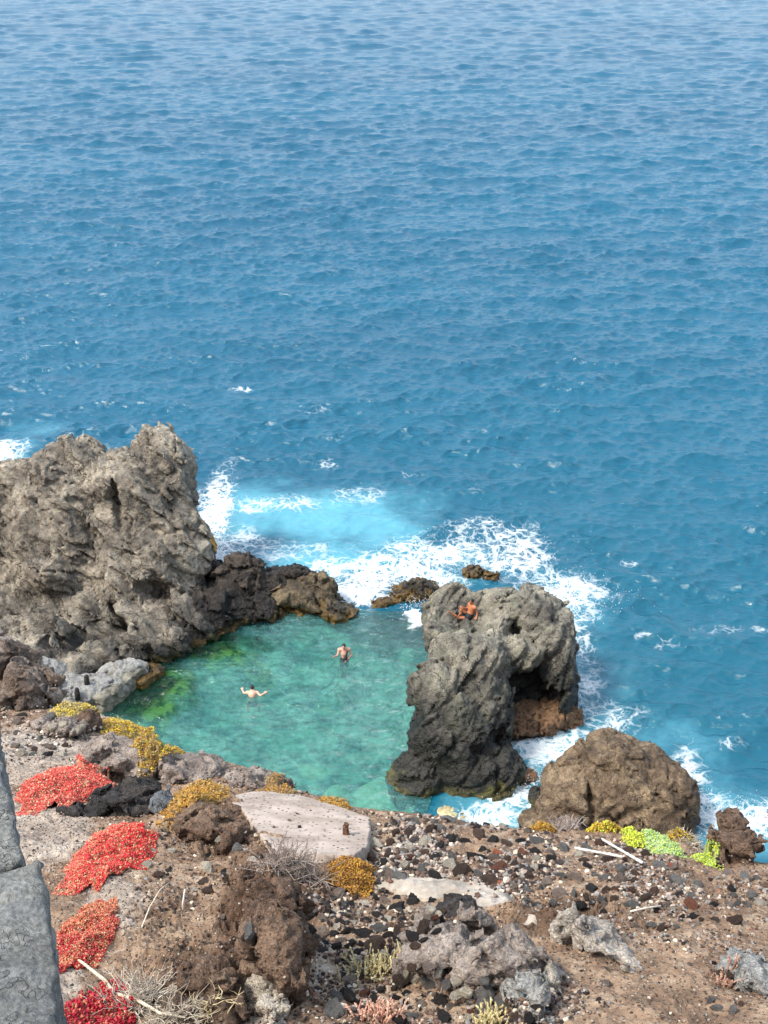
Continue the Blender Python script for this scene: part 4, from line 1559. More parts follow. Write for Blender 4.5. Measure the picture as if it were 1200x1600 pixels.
mound("yellow_succulent", "yellow green plant in front of the tan boulder", "plant", 945, 1287, 26, 15, two(YEL, OCH, LIME), leaf_px=2.6, seed=13, group=GY, height=.5)
mound("yellow_succulent", "rust tipped olive plant right of the pale green plant", "plant", 1068, 1302, 28, 18, two(OCH, OLIVE, YEL), leaf_px=2.6, seed=14, group=GY, height=.5)
GG = "green plants along the right crest"
mound("green_shrub", "lime yellow plant at the left end of the pale green plant", "plant", 993, 1310, 20, 16, two(LIME, (.6, .62, .05), OLIVE), leaf_px=2.7, seed=15, group=GG, height=.5)
mound("green_shrub", "pale sage green low plant on the right crest", "plant", 1038, 1322, 32, 16, two(SAGE, (.42, .55, .26), LIME), leaf_px=2.7, seed=16, group=GG, height=.4)
mound("green_shrub", "bright lime plant beside the tilted brown rock", "plant", 1106, 1344, 18, 9, two(LIME, (.42, .5, .04), SAGE), leaf_px=2.7, seed=17, group=GG, height=.3)


def sprig(name, label, cx, cy, rx, ry, c0, c1, seed, n=60, leaf=5.0):
    """upright fleshy sprigs"""
    r = np.random.default_rng(seed)
    p0, _ = foot(cx, cy + ry * .5)
    k = 1 / ppm(p0)
    root = empty(name, p0)
    tag(root, label, "plant", "pale fleshy plants among the stones")
    g, gs = Geo(), Geo()
    for i in range(n):
        x = p0[0] + r.normal(0, .42) * rx * k
        y = p0[1] + r.normal(0, .35) * rx * k
        b = np.array([x, y, ground_top(x, y)[0]]) - p0
        L = r.uniform(.4, 1.0) * ry * 1.1 * k
        d = np.array([r.normal(0, .4), r.normal(0, .4), 1.0])
        d /= np.linalg.norm(d)
        t_ = b + d * L
        w = r.random()
        col = np.array(c0) * (1 - w) + np.array(c1) * w
        gs.tube([np.array([0, 0, -.03]), b, (b + t_) / 2 + r.normal(0, .006, 3), t_], [1.0 * k, 1.5 * k, 1.3 * k, 1.0 * k], 5, col * .8)
        m = 7
        s = r.uniform(.3, 1.1, m)
        leaves(g, b + d[None] * L * s[:, None], np.tile(d, (m, 1)), leaf * k, np.clip(col * r.uniform(.8, 1.25, (m, 1)), 0, 1), r, .3)
    link("foliage", g.mesh("foliage", False), M_leaf, root)
    link("stem", gs.mesh("stem"), M_leaf, root)
    LAND.append((cx, cy, label))


sprig("fleshy_plant", "straw yellow fleshy plant among black stones at the bottom centre", 585, 1510, 52, 34, (.52, .42, .20), (.62, .55, .34), 201, 90)
sprig("fleshy_plant", "salmon pink fleshy plant at the bottom below the straw yellow one", 600, 1575, 44, 32, (.60, .28, .20), (.62, .42, .30), 202, 80)
sprig("fleshy_plant", "straw yellow fleshy plant at the bottom beside the slate grey boulder", 768, 1585, 32, 30, (.60, .46, .22), (.55, .5, .25), 203, 55)
sprig("fleshy_plant", "rusty pink tuft at the left tip of the pale grey slab rock", 1130, 1530, 24, 14, (.42, .22, .15), (.5, .33, .24), 204, 50, 4)


def bush(name, label, cx, cy, rx, ry, seed, n=220, col=(.42, .36, .29), col2=(.22, .17, .14), cat="dead bush", w=1.0, lean=0.0, up=1.0):
    r = np.random.default_rng(seed)
    p0, _ = foot(cx, cy + ry * .7)
    k = 1 / ppm(p0)
    g = Geo()
    for i in range(n):
        x = p0[0] + r.normal(0, .33) * rx * k
        y = p0[1] + r.normal(0, .25) * rx * k
        b = np.array([x, y, ground_top(x, y)[0] - .01])
        d = np.array([r.normal(0, .9) + lean, r.normal(0, .7), r.uniform(.3, 1.3) * up])
        d /= np.linalg.norm(d)
        L = r.uniform(.35, 1.0) * ry * 1.5 * k
        pts = [b]
        for j in range(4):
            d = d + r.normal(0, .28, 3) + np.array([0, 0, -.10])
            d /= np.linalg.norm(d)
            pts.append(pts[-1] + d * L / 4)
        f = r.random()
        c = np.array(col) * f + np.array(col2) * (1 - f)
        rad = r.uniform(.6, 1.3) * k * w
        g.tube(pts, np.linspace(rad, rad * .35, 5), 4, c, cap=False)
        for j in range(2):
            q = pts[r.integers(1, 4)]
            d2 = d + r.normal(0, .8, 3)
            d2 /= np.linalg.norm(d2)
            g.tube([q, q + d2 * L * .18, q + d2 * L * .32 + r.normal(0, .01, 3)], [rad * .6, rad * .45, rad * .25], 3, c, cap=False)
    o = link(name, g.mesh(name), M_twig)
    tag(o, label, cat)
    LAND.append((cx, cy, label))
    return o


bush("dead_bush", "wiry grey dead bush at the foot of the concrete slab", 455, 1345, 62, 46, 301, 330, (.33, .27, .23), (.17, .13, .11))
bush("dead_bush", "tangled pale dead bush above the fallen branch at the bottom left", 215, 1530, 62, 52, 302, 240, (.55, .49, .40), (.28, .23, .18), w=1.2)
bush("dead_bush", "bleached straw tangle lying at the bottom left of the brown bluff", 265, 1585, 60, 40, 303, 260, (.50, .44, .35), (.26, .21, .16), w=1.0, up=.5, lean=.3)
bush("dead_bush", "small silvery twiggy bush left of the tan boulder", 885, 1275, 30, 22, 304, 130, (.40, .34, .31), (.2, .16, .14))
bush("dead_bush", "thin dry twigs standing between the green plants and the tan boulder", 1075, 1292, 30, 20, 305, 90, (.5, .44, .36), (.28, .22, .17))
bush("dry_grass", "sparse dry grass tuft right of the bleached tangle", 335, 1575, 32, 34, 306, 26, (.58, .48, .28), (.4, .32, .18), "dry grass", w=1.0)
bush("dead_bush", "dry grey twigs beside the folded grey rock", 140, 1170, 22, 14, 307, 80, (.45, .39, .32), (.27, .22, .18))


def stick(name, label, pts, radii, col, cat, lift=.02, sides=7):
    P = []
    for (px, py, up) in pts:
        p, n = hit(px, py)
        P.append(p + np.array([0, 0, lift + up]))
    P = np.array(P)
    k = 1 / ppm(P[0])
    # resample with a slight crook
    g = Geo()
    g.tube(P, np.array(radii) * k, sides, col)
    o = link(name, g.mesh(name), M_twig)
    tag(o, label, cat)
    return o


stick("fallen_branch", "long bleached fallen branch curving past the crimson plant", [(97, 1490, .02), (130, 1512, .03), (165, 1540, .03), (180, 1562, .04), (215, 1572, .04), (250, 1590, .02), (290, 1597, .02)],
      [1.6, 2.3, 2.8, 3, 2.7, 2.2, 1.4], (.50, .42, .31), "branch")
stick("upright_stick", "thin white stick standing out of the brown slope", [(284, 1436, 0), (288, 1434, .12), (293, 1432, .26)], [1.5, 1.6, 1.3], (.72, .68, .6), "stick")
stick("leaning_twig", "long thin twig leaning over the brown slope left of the white stick", [(222, 1452, 0), (235, 1430, .06), (252, 1408, .1), (268, 1388, .06)], [1.1, 1.2, 1, .7], (.55, .48, .38), "twig")
stick("ground_stick", "thin pale stick lying among stones on the right slope", [(985, 1427, 0), (1010, 1423, .01), (1032, 1421, .02)], [1.6, 1.8, 1.2], (.6, .53, .43), "stick")


def plank(label, a, b, w_px, col):
    pa, na = hit(*a)
    pb, nb = hit(*b)
    pa, pb = pa + [0, 0, .05], pb + [0, 0, .07]
    k = 1 / ppm(pa)
    d = pb - pa
    L = np.linalg.norm(d)
    d /= L
    s = np.cross(d, [0, 0, 1.0])
    s /= np.linalg.norm(s)
    u = np.cross(s, d)
    v, q = sdf_mesh([box((pa + pb) / 2, (L / 2, w_px * k * .5, .011), np.stack([d, s, u]), .006)], .009,
                    lambda P: .003 * fbm(P * 12, 3), pad=.05, band=.1)
    o = link("timber_plank", mesh_from("timber_plank", v, q), plain_material("bleached_timber", col, .9, .35, 18, .01))
    tag(o, label, "plank", "weathered planks on the slope")


plank("bleached plank lying nearly level on the stones, the lower left of two", (897, 1331), (972, 1348), 4.0, (.55, .52, .48))
plank("bleached plank slanting down to the right, the upper right of two", (940, 1317), (1002, 1357), 4.0, (.60, .57, .53))

# ------------------------------------------------------------------ loose stones
import bmesh


def ico(sub):
    bm = bmesh.new()
    bmesh.ops.create_icosphere(bm, subdivisions=sub, radius=1.0)
    v = np.array([x.co[:] for x in bm.verts], np.float32)
    f = np.array([[y.index for y in x.verts] for x in bm.faces], np.int32)
    bm.free()
    return v, f


ICO = {1: ico(1), 2: ico(2), 3: ico(3), 4: ico(4)}


def stone_shape(seed, sub=3, planes=11, round_=.25, rough=.07):
    r = np.random.default_rng(seed)
    v, f = ICO[sub]
    n = r.normal(size=(planes, 3))
    n /= np.linalg.norm(n, axis=1)[:, None]
    d = r.uniform(.55, .95, planes)
    dots = v @ n.T
    rad = np.where(dots > .05, d / np.maximum(dots, .05), 9).min(1)
    rad = np.minimum(rad, 1.15)
    rad = rad * (1 - round_) + round_ * .8
    rad = rad * (1 + rough * fbm(v * 2.2 + seed, 4, gain=.6))
    s = np.array([1.0, r.uniform(.6, .9), r.uniform(.45, .8)])
    return (v * rad[:, None] * s).astype(np.float32), f


def stone_material(name, col, vary=.35, scale=14, rough=.9):
    t = NT(name)
    co = t.coord()
    rnd = t.n('ShaderNodeObjectInfo').outputs['Random']
    a = t.noise(co, 2.0, 7, .65).outputs[0]
    b = t.noise(co, 9.0, 6, .7).outputs[0]
    f = t.math('ADD', t.math('MULTIPLY', a, .5), t.math('MULTIPLY', b, .5))
    c = t.ramp(f, [(.36, tuple(x * (1 - vary) for x in col)), (.62, tuple(min(1, x * (1 + vary)) for x in col))])
    nd = t.n('ShaderNodeVectorMath', operation='SCALE')
    t.set(nd.inputs[0], c)
    t.set(nd.inputs['Scale'], t.range(rnd, 0, 1, .7, 1.3, smooth=False))
    return t.done(t.principled(Base_Color=nd.outputs[0], Roughness=rough, Specular_IOR_Level=.25, Normal=t.bump(f, 1, .25)))


KIND = {   # colour word, material colour, roundness, plane count
    "black": ((.034, .029, .027), .05, 10, .24), "brown": ((.105, .066, .048), .08, 10, .2), "grey": ((.20, .19, .178), .06, 8, .12),
    "taupe": ((.27, .21, .17), .08, 9, .13), "cream": ((.60, .53, .42), .15, 9, .12), "rusty": ((.19, .075, .045), .1, 10, .16), "brick red": ((.52, .17, .085), .1, 7, .03)}
TEMPL = {}
for ki, (kn, (kc, rd_, pl, rg)) in enumerate(KIND.items()):
    m = stone_material("stone_" + kn.replace(" ", "_"), kc)
    TEMPL[kn] = []
    for j in range(5):
        v, f = stone_shape(1000 + ki * 10 + j, 3, pl, rd_, rg)
        me = mesh_from("stone", v, f, False)
        me.materials.append(m)
        TEMPL[kn].append(me)

# where stones lie: pixel ellipse, share, colour mix (black, brown, grey, taupe, cream, rusty), size range in photo pixels
ZONES = [((720, 1335, 130, 50), 62, (.36, .22, .14, .1, .15, .03), (11, 24)),
         ((585, 1430, 95, 55), 66, (.58, .16, .03, .05, .17, .01), (11, 26)),
         ((690, 1560, 150, 45), 46, (.30, .24, .14, .12, .18, .02), (11, 26)),
         ((870, 1370, 110, 45), 32, (.14, .2, .34, .2, .1, .02), (9, 22)),
         ((1060, 1400, 120, 50), 44, (.18, .2, .32, .22, .06, .02), (8, 20)),
         ((65, 1150, 55, 32), 22, (.15, .2, .1, .2, .35, 0), (8, 18)),
         ((330, 1370, 110, 60), 16, (.25, .3, .05, .05, .35, 0), (7, 18)),
         ((1010, 1550, 150, 50), 12, (.2, .3, .3, .15, .05, 0), (7, 16)),
         ((960, 1330, 60, 20), 8, (.3, .3, .2, .2, 0, 0), (9, 18))]
AV = [(92, 1224, 66, 38), (166, 1334, 62, 52), (122, 1446, 48, 70), (158, 1590, 58, 40), (548, 1370, 44, 30), (455, 1345, 45, 30), (470, 1290, 110, 45), (700, 1392, 90, 14),
      (745, 1490, 90, 34), (815, 1540, 50, 40), (415, 1440, 70, 100), (330, 1530, 80, 60), (1038, 1318, 45, 18), (1155, 1318, 40, 34)]
names6 = ["black", "brown", "grey", "taupe", "cream", "rusty"]
rs = np.random.default_rng(77)
STONES = []


def blocked(px, py):
    return any(((px - x) / a) ** 2 + ((py - y) / b) ** 2 < .9 for x, y, a, b in AV)


for (zx, zy, zrx, zry), cnt, mixp, (s0, s1) in ZONES:
    got = tries = 0
    while got < cnt and tries < cnt * 30:
        tries += 1
        a_, q_ = rs.uniform(0, 6.283), math.sqrt(rs.random())
        px, py = zx + math.cos(a_) * q_ * zrx * 1.15, zy + math.sin(a_) * q_ * zry * 1.15
        if px > 1198 or py > 1596 or px < 2 or blocked(px, py) or on_flat(px, py):
            continue
        sz = (s0 + (s1 - s0) * rs.random() ** 1.6) * 1.3
        if any((px - t[1]) ** 2 + ((py - t[2]) * 1.3) ** 2 < (.42 * (sz + t[3])) ** 2 for t in STONES):
            continue
        p, n = hit(px, py)
        if p[2] < 20:
            continue
        STONES.append([names6[rs.choice(6, p=np.array(mixp) / sum(mixp))], px, py, sz, p, n])
        got += 1
for (px, py, sz) in ((775, 1333, 20), (782, 1381, 13), (1046, 1352, 16)):
    p, n = hit(px, py)
    STONES.append(["brick red", px, py, sz, p, n])
for (px, py, sz, kn) in ((322, 1356, 22, "cream"), (388, 1456, 24, "grey"), (880, 1450, 30, "cream"), (560, 1500, 15, "cream"), (715, 1556, 24, "cream"), (755, 1545, 20, "cream"), (520, 1580, 34, "grey"), (545, 1560, 38, "black"),
                         (700, 1422, 22, "black"), (682, 1428, 16, "cream"), (648, 1405, 26, "black"), (1060, 1378, 26, "grey"), (1090, 1382, 22, "grey")):
    p, n = hit(px, py)
    STONES.append([kn, px, py, sz, p, n])
LAND += [(60, 1140, "the taupe rock below the brown boulder"), (205, 1255, "the black lava outcrop"), (470, 1290, "the concrete slab"), (420, 1450, "the brown clinker face"), (745, 1485, "the flat taupe outcrop"),
         (700, 1392, "the smooth cement flow"), (812, 1545, "the slate grey boulder"), (950, 1340, "the two planks"), (1160, 1528, "the pale grey slab rock"), (1155, 1318, "the tilted brown rock"), (940, 1475, "the long low ridge"), (540, 1300, "the rusty post stub")]
SHORT = {"orange gold plant tuft in front of the slab": "the orange gold tuft", "straw yellow fleshy plant among black stones at the bottom centre": "the straw yellow plant",
         "salmon pink fleshy plant at the bottom below the straw yellow one": "the salmon pink plant", "scarlet cushion plant with straw coloured left half": "the scarlet plant",
         "wiry grey dead bush at the foot of the concrete slab": "the wiry dead bush", "pale sage green low plant on the right crest": "the sage green plant",
         "small rust and yellow plant at the left foot of the tan boulder": "the small rust and yellow plant", "coral red cushion plant beside the far end of the wall": "the coral red plant",
         "rusty pink tuft at the left tip of the pale grey slab rock": "the rusty pink tuft"}
LM = [(x, y, SHORT.get(n, n)) for x, y, n in LAND if n in SHORT or n.startswith("the ")]
ORD = ["nearest", "second nearest", "third nearest", "fourth nearest", "fifth nearest", "sixth nearest", "seventh nearest", "eighth nearest", "ninth nearest", "tenth nearest"] + ["far"] * 90
buckets = {}
for st in STONES:
    kn, px, py, sz = st[:4]
    lx, ly, ln = min(LM, key=lambda t: (t[0] - px) ** 2 + (t[1] - py) ** 2)
    dx, dy = px - lx, py - ly
    rel = ("right of" if dx > 0 else "left of") if abs(dx) > abs(dy) else ("below" if dy > 0 else "above")
    size = "large" if sz > 19 else ("small" if sz < 12 else "middling")
    buckets.setdefault((size, kn, rel, ln), []).append((dx * dx + dy * dy, st))
M_of = {"brick red": "brick_fragment"}
for (size, kn, rel, ln), lst in buckets.items():
    lst.sort(key=lambda t: t[0])
    for i, (_, st) in enumerate(lst):
        kn, px, py, sz, p, n = st
        what = "brick fragment" if kn == "brick red" else "stone"
        label = f"{size} {kn} {what}, {ORD[i] + ' ' if len(lst) > 1 else ''}{rel} {ln}"
        o = bpy.data.objects.new(M_of.get(kn, "loose_stone"), TEMPL[kn][rs.integers(5)])
        k = sz / 2 / ppm(p)
        o.location = p + n * k * .08
        o.scale = (k * 1.15, k * 1.15, k * 1.05)
        o.rotation_euler = (rs.normal(0, .35), rs.normal(0, .35), rs.uniform(0, 6.28))
        COL.objects.link(o)
        tag(o, label, "brick" if kn == "brick red" else "stone", "brick fragments in the rubble" if kn == "brick red" else "loose stones on the slope")

# fine rubble nobody could count
g = Geo()
gv = [stone_shape(2000 + j, 1, 8, .2, .05) for j in range(10)]
GC = np.array([(.03, .026, .025), (.10, .063, .046), (.19, .18, .17), (.28, .22, .18), (.48, .41, .32), (.17, .075, .05)])
GZ = [((720, 1340, 160, 65), 2900, (.24, .28, .17, .20, .10, .01), (4, 12)), ((585, 1430, 120, 75), 2500, (.55, .22, .04, .08, .10, .01), (4, 12)),
      ((690, 1560, 210, 60), 2400, (.32, .32, .10, .16, .09, .01), (4, 12)), ((900, 1370, 170, 60), 2700, (.18, .28, .24, .2, .08, .02), (3, 9)),
      ((1060, 1410, 170, 75), 3200, (.17, .29, .24, .2, .07, .03), (3, 9)), ((70, 1145, 90, 50), 800, (.2, .25, .12, .25, .18, 0), (3, 8)),
      ((330, 1350, 130, 80), 900, (.35, .40, .05, .12, .08, 0), (3, 9)), ((1010, 1540, 220, 80), 800, (.25, .45, .13, .15, .02, .02), (3, 7)),
      ((130, 1300, 90, 90), 700, (.2, .2, .1, .35, .15, 0), (2.5, 6)), ((250, 1500, 150, 110), 700, (.33, .38, .05, .17, .07, 0), (2.5, 7)),
      ((1330, 1480, 160, 140), 1300, (.25, .35, .2, .15, .04, .01), (3, 9)), ((-80, 1300, 120, 200), 700, (.25, .3, .15, .2, .1, 0), (3, 8)),
      ((600, 1290, 200, 30), 700, (.3, .3, .12, .14, .14, 0), (3, 8)), ((430, 1222, 120, 26), 500, (.2, .3, .2, .2, .1, 0), (3, 8)), ((480, 1560, 90, 60), 600, (.3, .25, .05, .15, .25, 0), (3, 9))]
for (zx, zy, zrx, zry), cnt, mixp, (s0, s1) in GZ:
    pp = np.array(mixp) / sum(mixp)
    for _ in range(cnt):
        a_, q_ = rs.uniform(0, 6.283), math.sqrt(rs.random()) * 1.1
        px, py = zx + math.cos(a_) * q_ * zrx, zy + math.sin(a_) * q_ * zry
        if px < -250 or px > 1500 or py > 1680 or (rs.random() < .93 and on_flat(px, py)):
            continue
        p, n = hit(px, py)
        if p[2] < 12:
            continue
        if p[2] - terrain_z(p[0], p[1], False)[0] > .10 and rs.random() < .97:
            continue
        if fbm(np.array([[p[0] * 1.5, p[1] * 1.5, 3.0]]), 3)[0] + rs.normal(0, .22) < -.08:
            continue
        sz = s0 + (s1 - s0) * rs.random() ** 2
        k = sz / 2 / ppm(p)
        v, f = gv[rs.integers(10)]
        ang = rs.uniform(0, 6.28)
        ca, sa = math.cos(ang), math.sin(ang)
        tl = rs.normal(0, .5)
        ct, s_ = math.cos(tl), math.sin(tl)
        Rm = np.array([[ca, -sa, 0], [sa, ca, 0], [0, 0, 1]]) @ np.array([[1, 0, 0], [0, ct, -s_], [0, s_, ct]])
        g.add((v * rs.uniform(.75, 1.25, 3)) @ Rm.T * k * 1.15 + p + n * k * .2, None, f, GC[rs.choice(6, p=pp)] * rs.uniform(.65, 1.4))
o = link("rubble", g.mesh("rubble", False), tint_material("rubble_stone", .92, 0, .35, 25, 0, .2))
tag(o, "fine mixed rubble of black, brown and cream stones on the slope", "rubble", kind="stuff")

# scrap of blue plastic
p, n = hit(822, 1556)
v, f = stone_shape(3001, 2, 6, .1, .05)
k = 9 / ppm(p)
o = link("plastic_scrap", mesh_from("plastic_scrap", v * np.array([1, .6, .6]) * k + p + [0, 0, k * .4], f, False), plain_material("blue_plastic", (.10, .25, .36), .35, .15))
tag(o, "small scrap of blue plastic beside the slate grey boulder", "litter")

# ------------------------------------------------------------------ people
M_fair = plain_material("fair_skin", (.62, .36, .26), .5, .08, 6, .002)
M_rosy = plain_material("rosy_skin", (.60, .31, .23), .5, .08, 6, .002)
M_tan = plain_material("tanned_skin", (.36, .135, .062), .45, .1, 6, .002)
M_hair = plain_material("dark_hair", (.016, .012, .010), .6, .3, 30, .01)
M_cloth = plain_material("black_cloth", (.014, .014, .017), .75, .3, 12, .004)


def hand(wrist, d, side, curl=.4):
    """palm, four fingers and a thumb; d = pointing direction, side = thumb side"""
    d = np.array(d, float) / np.linalg.norm(d)
    side = np.array(side, float)
    side -= d * (side @ d)
    side /= np.linalg.norm(side)
    up = np.cross(d, side)
    w = np.array(wrist, float)
    pr = [cone(w, w + d * .05, .026, .034, k=.02), cone(w + d * .05 + side * .018, w + d * .09 + side * .02, .026, .024, k=.02), cone(w + d * .05 - side * .018, w + d * .085 - side * .02, .026, .022, k=.02)]
    for i, (o_, L) in enumerate(((.033, .068), (.011, .078), (-.011, .072), (-.032, .056))):
        a = w + d * .09 + side * o_
        m = a + d * L * .5 - up * L * .12 * curl + side * o_ * .2
        e = m + d * L * .45 - up * L * .35 * curl
        pr += [cone(a, m, .0115, .0105, k=.008), cone(m, e, .0105, .009, k=.006)]
    a = w + d * .03 + side * .03
    m = a + d * .03 + side * .035
    pr += [cone(a, m, .014, .012, k=.012), cone(m, m + d * .03 + side * .008, .012, .0095, k=.006)]
    return pr


def person(label, org, J, skin, face, wear, h=.0115, group="bathers at the tidal pool"):
    """J: joints in metres relative to org. One continuous body; hair, eyes and swimwear are children."""
    root = empty("person", org)
    tag(root, label, "person", group)
    V = {k: np.array(v, float) for k, v in J.items()}
    ch, ab, pe = V['chest'], V['belly'], V['pelvis']
    b = [cone(pe, ab, .135, .125, k=.06), cone(ab, ch, .125, .15, k=.06),
         cone(V['shl'], V['shr'], .085, .085, k=.08), cone(ch, (V['shl'] + V['shr']) / 2, .14, .11, k=.06),
         cone((V['shl'] + V['shr']) / 2, V['head'], .062, .055, k=.05)]
    f = np.array(face, float) / np.linalg.norm(face)
    upv = V['head'] - (V['shl'] + V['shr']) / 2
    upv = upv - f * (upv @ f)
    upv /= np.linalg.norm(upv)
    sd = np.cross(f, upv)
    hd = V['head']
    Ah = np.stack([sd, f, upv])
    b += [dict(t='e', c=hd + upv * .02, r=np.array([.076, .096, .115]), A=Ah, op='+', k=.03),
          cone(hd - upv * .06 + f * .03, hd - upv * .085 + f * .055, .05, .035, k=.04),
          cone(hd + f * .088 + upv * .015, hd + f * .108 - upv * .02, .011, .017, k=.015),
          cone(hd + sd * .075 + upv * .02, hd + sd * .08 - upv * .025, .018, .013, k=.01),
          cone(hd - sd * .075 + upv * .02, hd - sd * .08 - upv * .025, .018, .013, k=.01)]
    for s in 'lr':
        b += [cone(V['sh' + s], V['el' + s], .056, .042, k=.04), cone(V['el' + s], V['wr' + s], .042, .029, k=.02)]
        d = V['wr' + s] - V['el' + s] if 'hd' + s not in V else V['hd' + s]
        b += hand(V['wr' + s], d, V.get('th' + s, np.array([0, 0, 1.0]) + f * .3))
        b += [cone(V['hi' + s], V['kn' + s], .088, .058, k=.05), cone(V['kn' + s], (V['kn' + s] * .55 + V['an' + s] * .45), .056, .054, k=.03),
              cone((V['kn' + s] * .55 + V['an' + s] * .45), V['an' + s], .054, .036, k=.03),
              cone(V['an' + s], V['to' + s], .038, .028, k=.03)]
    v, q = sdf_mesh(b, h, None, pad=.04)
    link("body", mesh_from("body", v, q), skin, root)
    hp = [dict(t='e', c=hd + upv * .045 - f * .018, r=np.array([.085, .098, .105]), A=Ah, op='+', k=.02),
          box(hd + f * .11 - upv * .06, (.2, .075, .11), Ah, .01, op='-', k=.02), box(hd - upv * .14, (.2, .2, .09), Ah, .01, op='-', k=.02)]
    v, q = sdf_mesh(hp, .011, lambda P: .008 * fbm(P * 40, 2), pad=.03, band=.1)
    link("hair", mesh_from("hair", v, q), M_hair, root)
    g = Geo()
    for s in (-1, 1):
        vv, ff = ICO[2]
        g.add(vv * .013 + hd + f * .086 + sd * s * .032 + upv * .028, None, ff)
    g.tube([hd + f * .086 + sd * .025 - upv * .045, hd + f * .094 - upv * .047, hd + f * .086 - sd * .025 - upv * .045], [.005, .007, .005], 5)
    link("face_features", g.mesh("face_features"), M_hair, root)
    if wear:
        w = [cone(pe, ab * .45 + pe * .55, .152, .142, k=.06)]
        for s in 'lr':
            w.append(cone(V['hi' + s], V['hi' + s] * (1 - wear) + V['kn' + s] * wear, .106, .092, k=.05))
        v, q = sdf_mesh(w, .013, lambda P: .006 * fbm(P * 14, 2), pad=.05, band=.2)
        link("swim_shorts", mesh_from("swim_shorts", v, q), M_cloth, root)
    return root


# standing man, waist deep
w0 = at_z(538, 1029)
fz = float(pool_floor_z(np.array([[w0[0], w0[1], 0]]))[0])
person("bare chested man standing waist deep in the pool with one arm held out", (w0[0], w0[1], fz + .03), dict(
    pelvis=(0, 0, .98), belly=(0, -.01, 1.12), chest=(0, -.02, 1.30), shl=(.21, 0, 1.47), shr=(-.21, -.02, 1.47), head=(-.01, -.10, 1.68),
    ell=(.32, -.02, 1.20), wrl=(.12, -.22, 1.05), thl=(0, 0, 1), elr=(-.30, -.16, 1.24), wrr=(-.40, -.36, 1.34), hdr=(-.6, -.6, .1),
    hil=(.10, 0, .92), hir=(-.10, 0, .92), knl=(.12, -.04, .5), knr=(-.12, -.05, .5), anl=(.13, .02, .08), anr=(-.13, .02, .08), tol=(.16, -.16, .02), tor=(-.17, -.16, .02)),
    M_rosy, (-.15, -1, -.35), .75)
v, q = sdf_mesh([dict(t='e', c=np.array([.05, -.22, 1.08]), r=np.array([.10, .07, .15]), A=AX_W, op='+', k=.02), cone((.08, -.19, 1.15), (.13, -.10, 1.40), .045, .035, k=.05)], .015, lambda P: .02 * fbm(P * 11, 2), pad=.05, band=.15)
o = link("dry_bag", mesh_from("dry_bag", v, q), M_cloth)
o.location = (w0[0], w0[1], fz + .03)
tag(o, "black bag held against the standing man's belly", "bag")

# swimmer seen from behind
w1 = at_z(394, 1088)
person("dark haired swimmer seen from behind with both arms spread on the water", (w1[0], w1[1], .02), dict(
    pelvis=(.02, -.04, -.36), belly=(.01, -.02, -.16), chest=(0, .05, .03), shl=(-.20, .17, .05), shr=(.20, .17, .04), head=(.0, .30, .20),
    ell=(-.36, .16, .03), wrl=(-.44, .36, .04), elr=(.36, .02, .01), wrr=(.50, .12, .04), thl=(1, 0, .3), thr=(-1, 0, .3),
    hil=(-.09, -.02, -.43), hir=(.11, -.02, -.43), knl=(-.26, .30, -.58), knr=(.28, .30, -.58), anl=(-.22, .10, -.90), anr=(.25, .10, -.90), tol=(-.26, .22, -.98), tor=(.29, .22, -.98)),
    M_fair, (.1, 1, .1), .35)

# sunbather on the sea stack
p2, n2 = hit(733, 967)
print("SUNBATHER", p2, n2)


def seat(dx, dy, lift):
    q = p2 + np.array([dx, dy, 0])
    for b in SURF[1:]:
        loc = b.ray_cast(Vector((q[0], q[1], p2[2] + .8)), Vector((0, 0, -1)))[0]
        if loc is not None and abs(loc.z - p2[2]) < .7:
            return (dx, dy, loc.z - p2[2] + lift)
    return (dx, dy, lift)


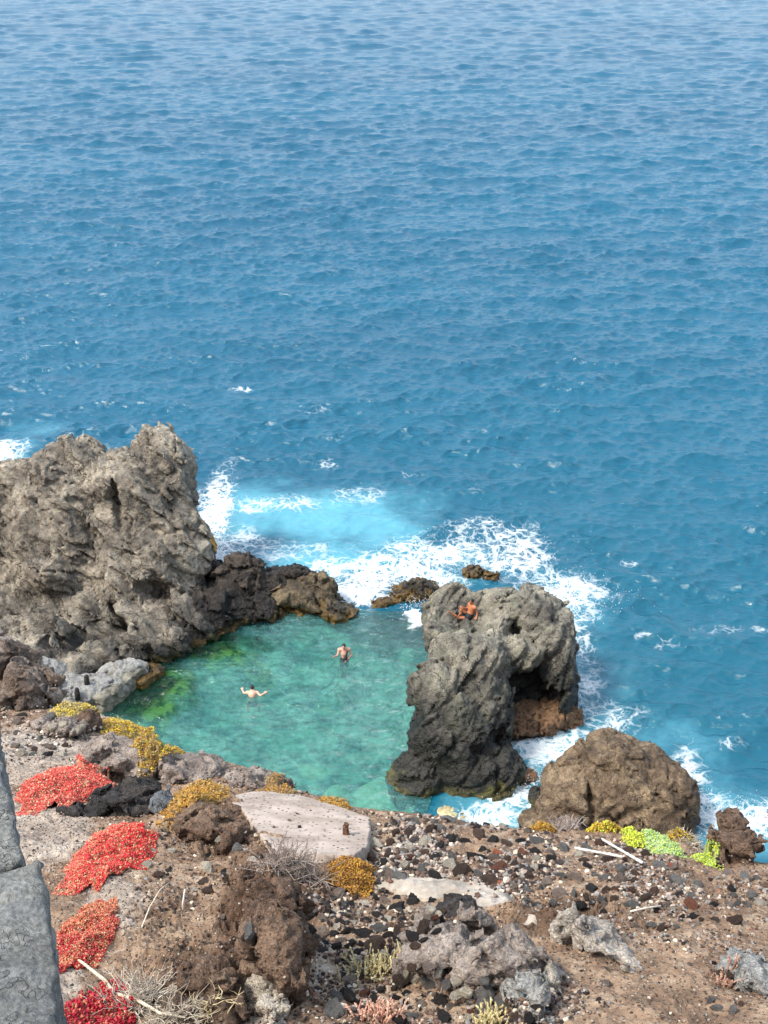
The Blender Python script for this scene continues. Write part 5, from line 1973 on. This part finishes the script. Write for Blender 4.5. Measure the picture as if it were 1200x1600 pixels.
person("tanned sunbather reclining on the sea stack with one knee raised", p2, dict(
    pelvis=(0, 0, .14), belly=(.05, .06, .27), chest=(.10, .12, .42), shl=(.02, .27, .56), shr=(.22, .0, .55), head=(.10, .13, .76),
    elr=(.33, -.02, .30), wrr=seat(.30, -.12, .05), hdr=(-.3, -.6, -.1), ell=(-.08, .25, .36), wrl=(-.20, .10, .46), thr=(-1, 0, 0), thl=(0, 0, 1),
    hil=(-.06, .08, .13), hir=(-.06, -.10, .12), knr=seat(-.44, -.20, .17), anr=seat(-.80, -.28, .12), tor=(seat(-.80, -.28, .06)[0] - .1, -.32, seat(-.80, -.28, .12)[2] + .08),
    knl=(-.34, .12, .50), anl=seat(-.36, .02, .08), tol=seat(-.50, -.02, .04)),
    M_tan, (-.75, -.6, -.25), .3, h=.011)

# ------------------------------------------------------------------ spray thrown up by the surf
g = Geo()
rr = np.random.default_rng(909)
tv = np.array([(1, 1, 1), (1, -1, -1), (-1, 1, -1), (-1, -1, 1)], np.float32) * .58
tf = np.array([(0, 1, 2), (0, 3, 1), (0, 2, 3), (1, 3, 2)])
PL = [(328, 838, 53.6, 14, 3.4, .9, 3000), (345, 850, 53.0, 20, 2.0, 1.0, 1400), (605, 905, 53.0, 25, 1.2, .8, 700), (690, 905, 52.5, 18, 1.0, .5, 500),
      (1082, 1235, 37.2, 12, 1.3, .4, 500), (5, 735, 60.0, 25, 2.0, .8, 800), (650, 945, 50.8, 14, .6, .4, 300), (880, 950, 50.2, 22, .6, .6, 300), (740, 870, 55.0, 60, .5, 1.2, 900), (560, 905, 53.0, 40, .9, .8, 900), (900, 925, 51.5, 35, .5, .8, 700), (800, 1215, 38.6, 30, .5, .5, 600), (1175, 1290, 36.2, 40, .5, .5, 700), (330, 800, 54.5, 10, 2.6, .8, 1600)]
for (px, py, Y, w, hh, dep_, n) in PL:
    c = at_y(px, py, Y)
    k = 1 / ppm(c)
    u = rr.exponential(.35, n).clip(0, 1.3)
    x = c[0] + rr.normal(0, 1, n) * w * k * (1 + .5 * u)
    y = c[1] + rr.normal(0, dep_, n)
    z = .05 + u * hh * np.exp(-((x - c[0]) / (w * k * 2)) ** 2)
    s = rr.uniform(.008, .03, n) * (1.3 - .6 * u)
    V = tv[None] * s[:, None, None] + np.stack([x, y, z], 1)[:, None, :]
    g.add(V.reshape(-1, 3), None, (np.arange(n)[:, None, None] * 4 + tf[None]).reshape(-1, 3))
o = link("sea_spray", g.mesh("sea_spray", False), plain_material("white_spray", (.85, .88, .88), .6, .02))
tag(o, "white spray drops thrown up where the surf hits the rocks", "spray", kind="stuff")
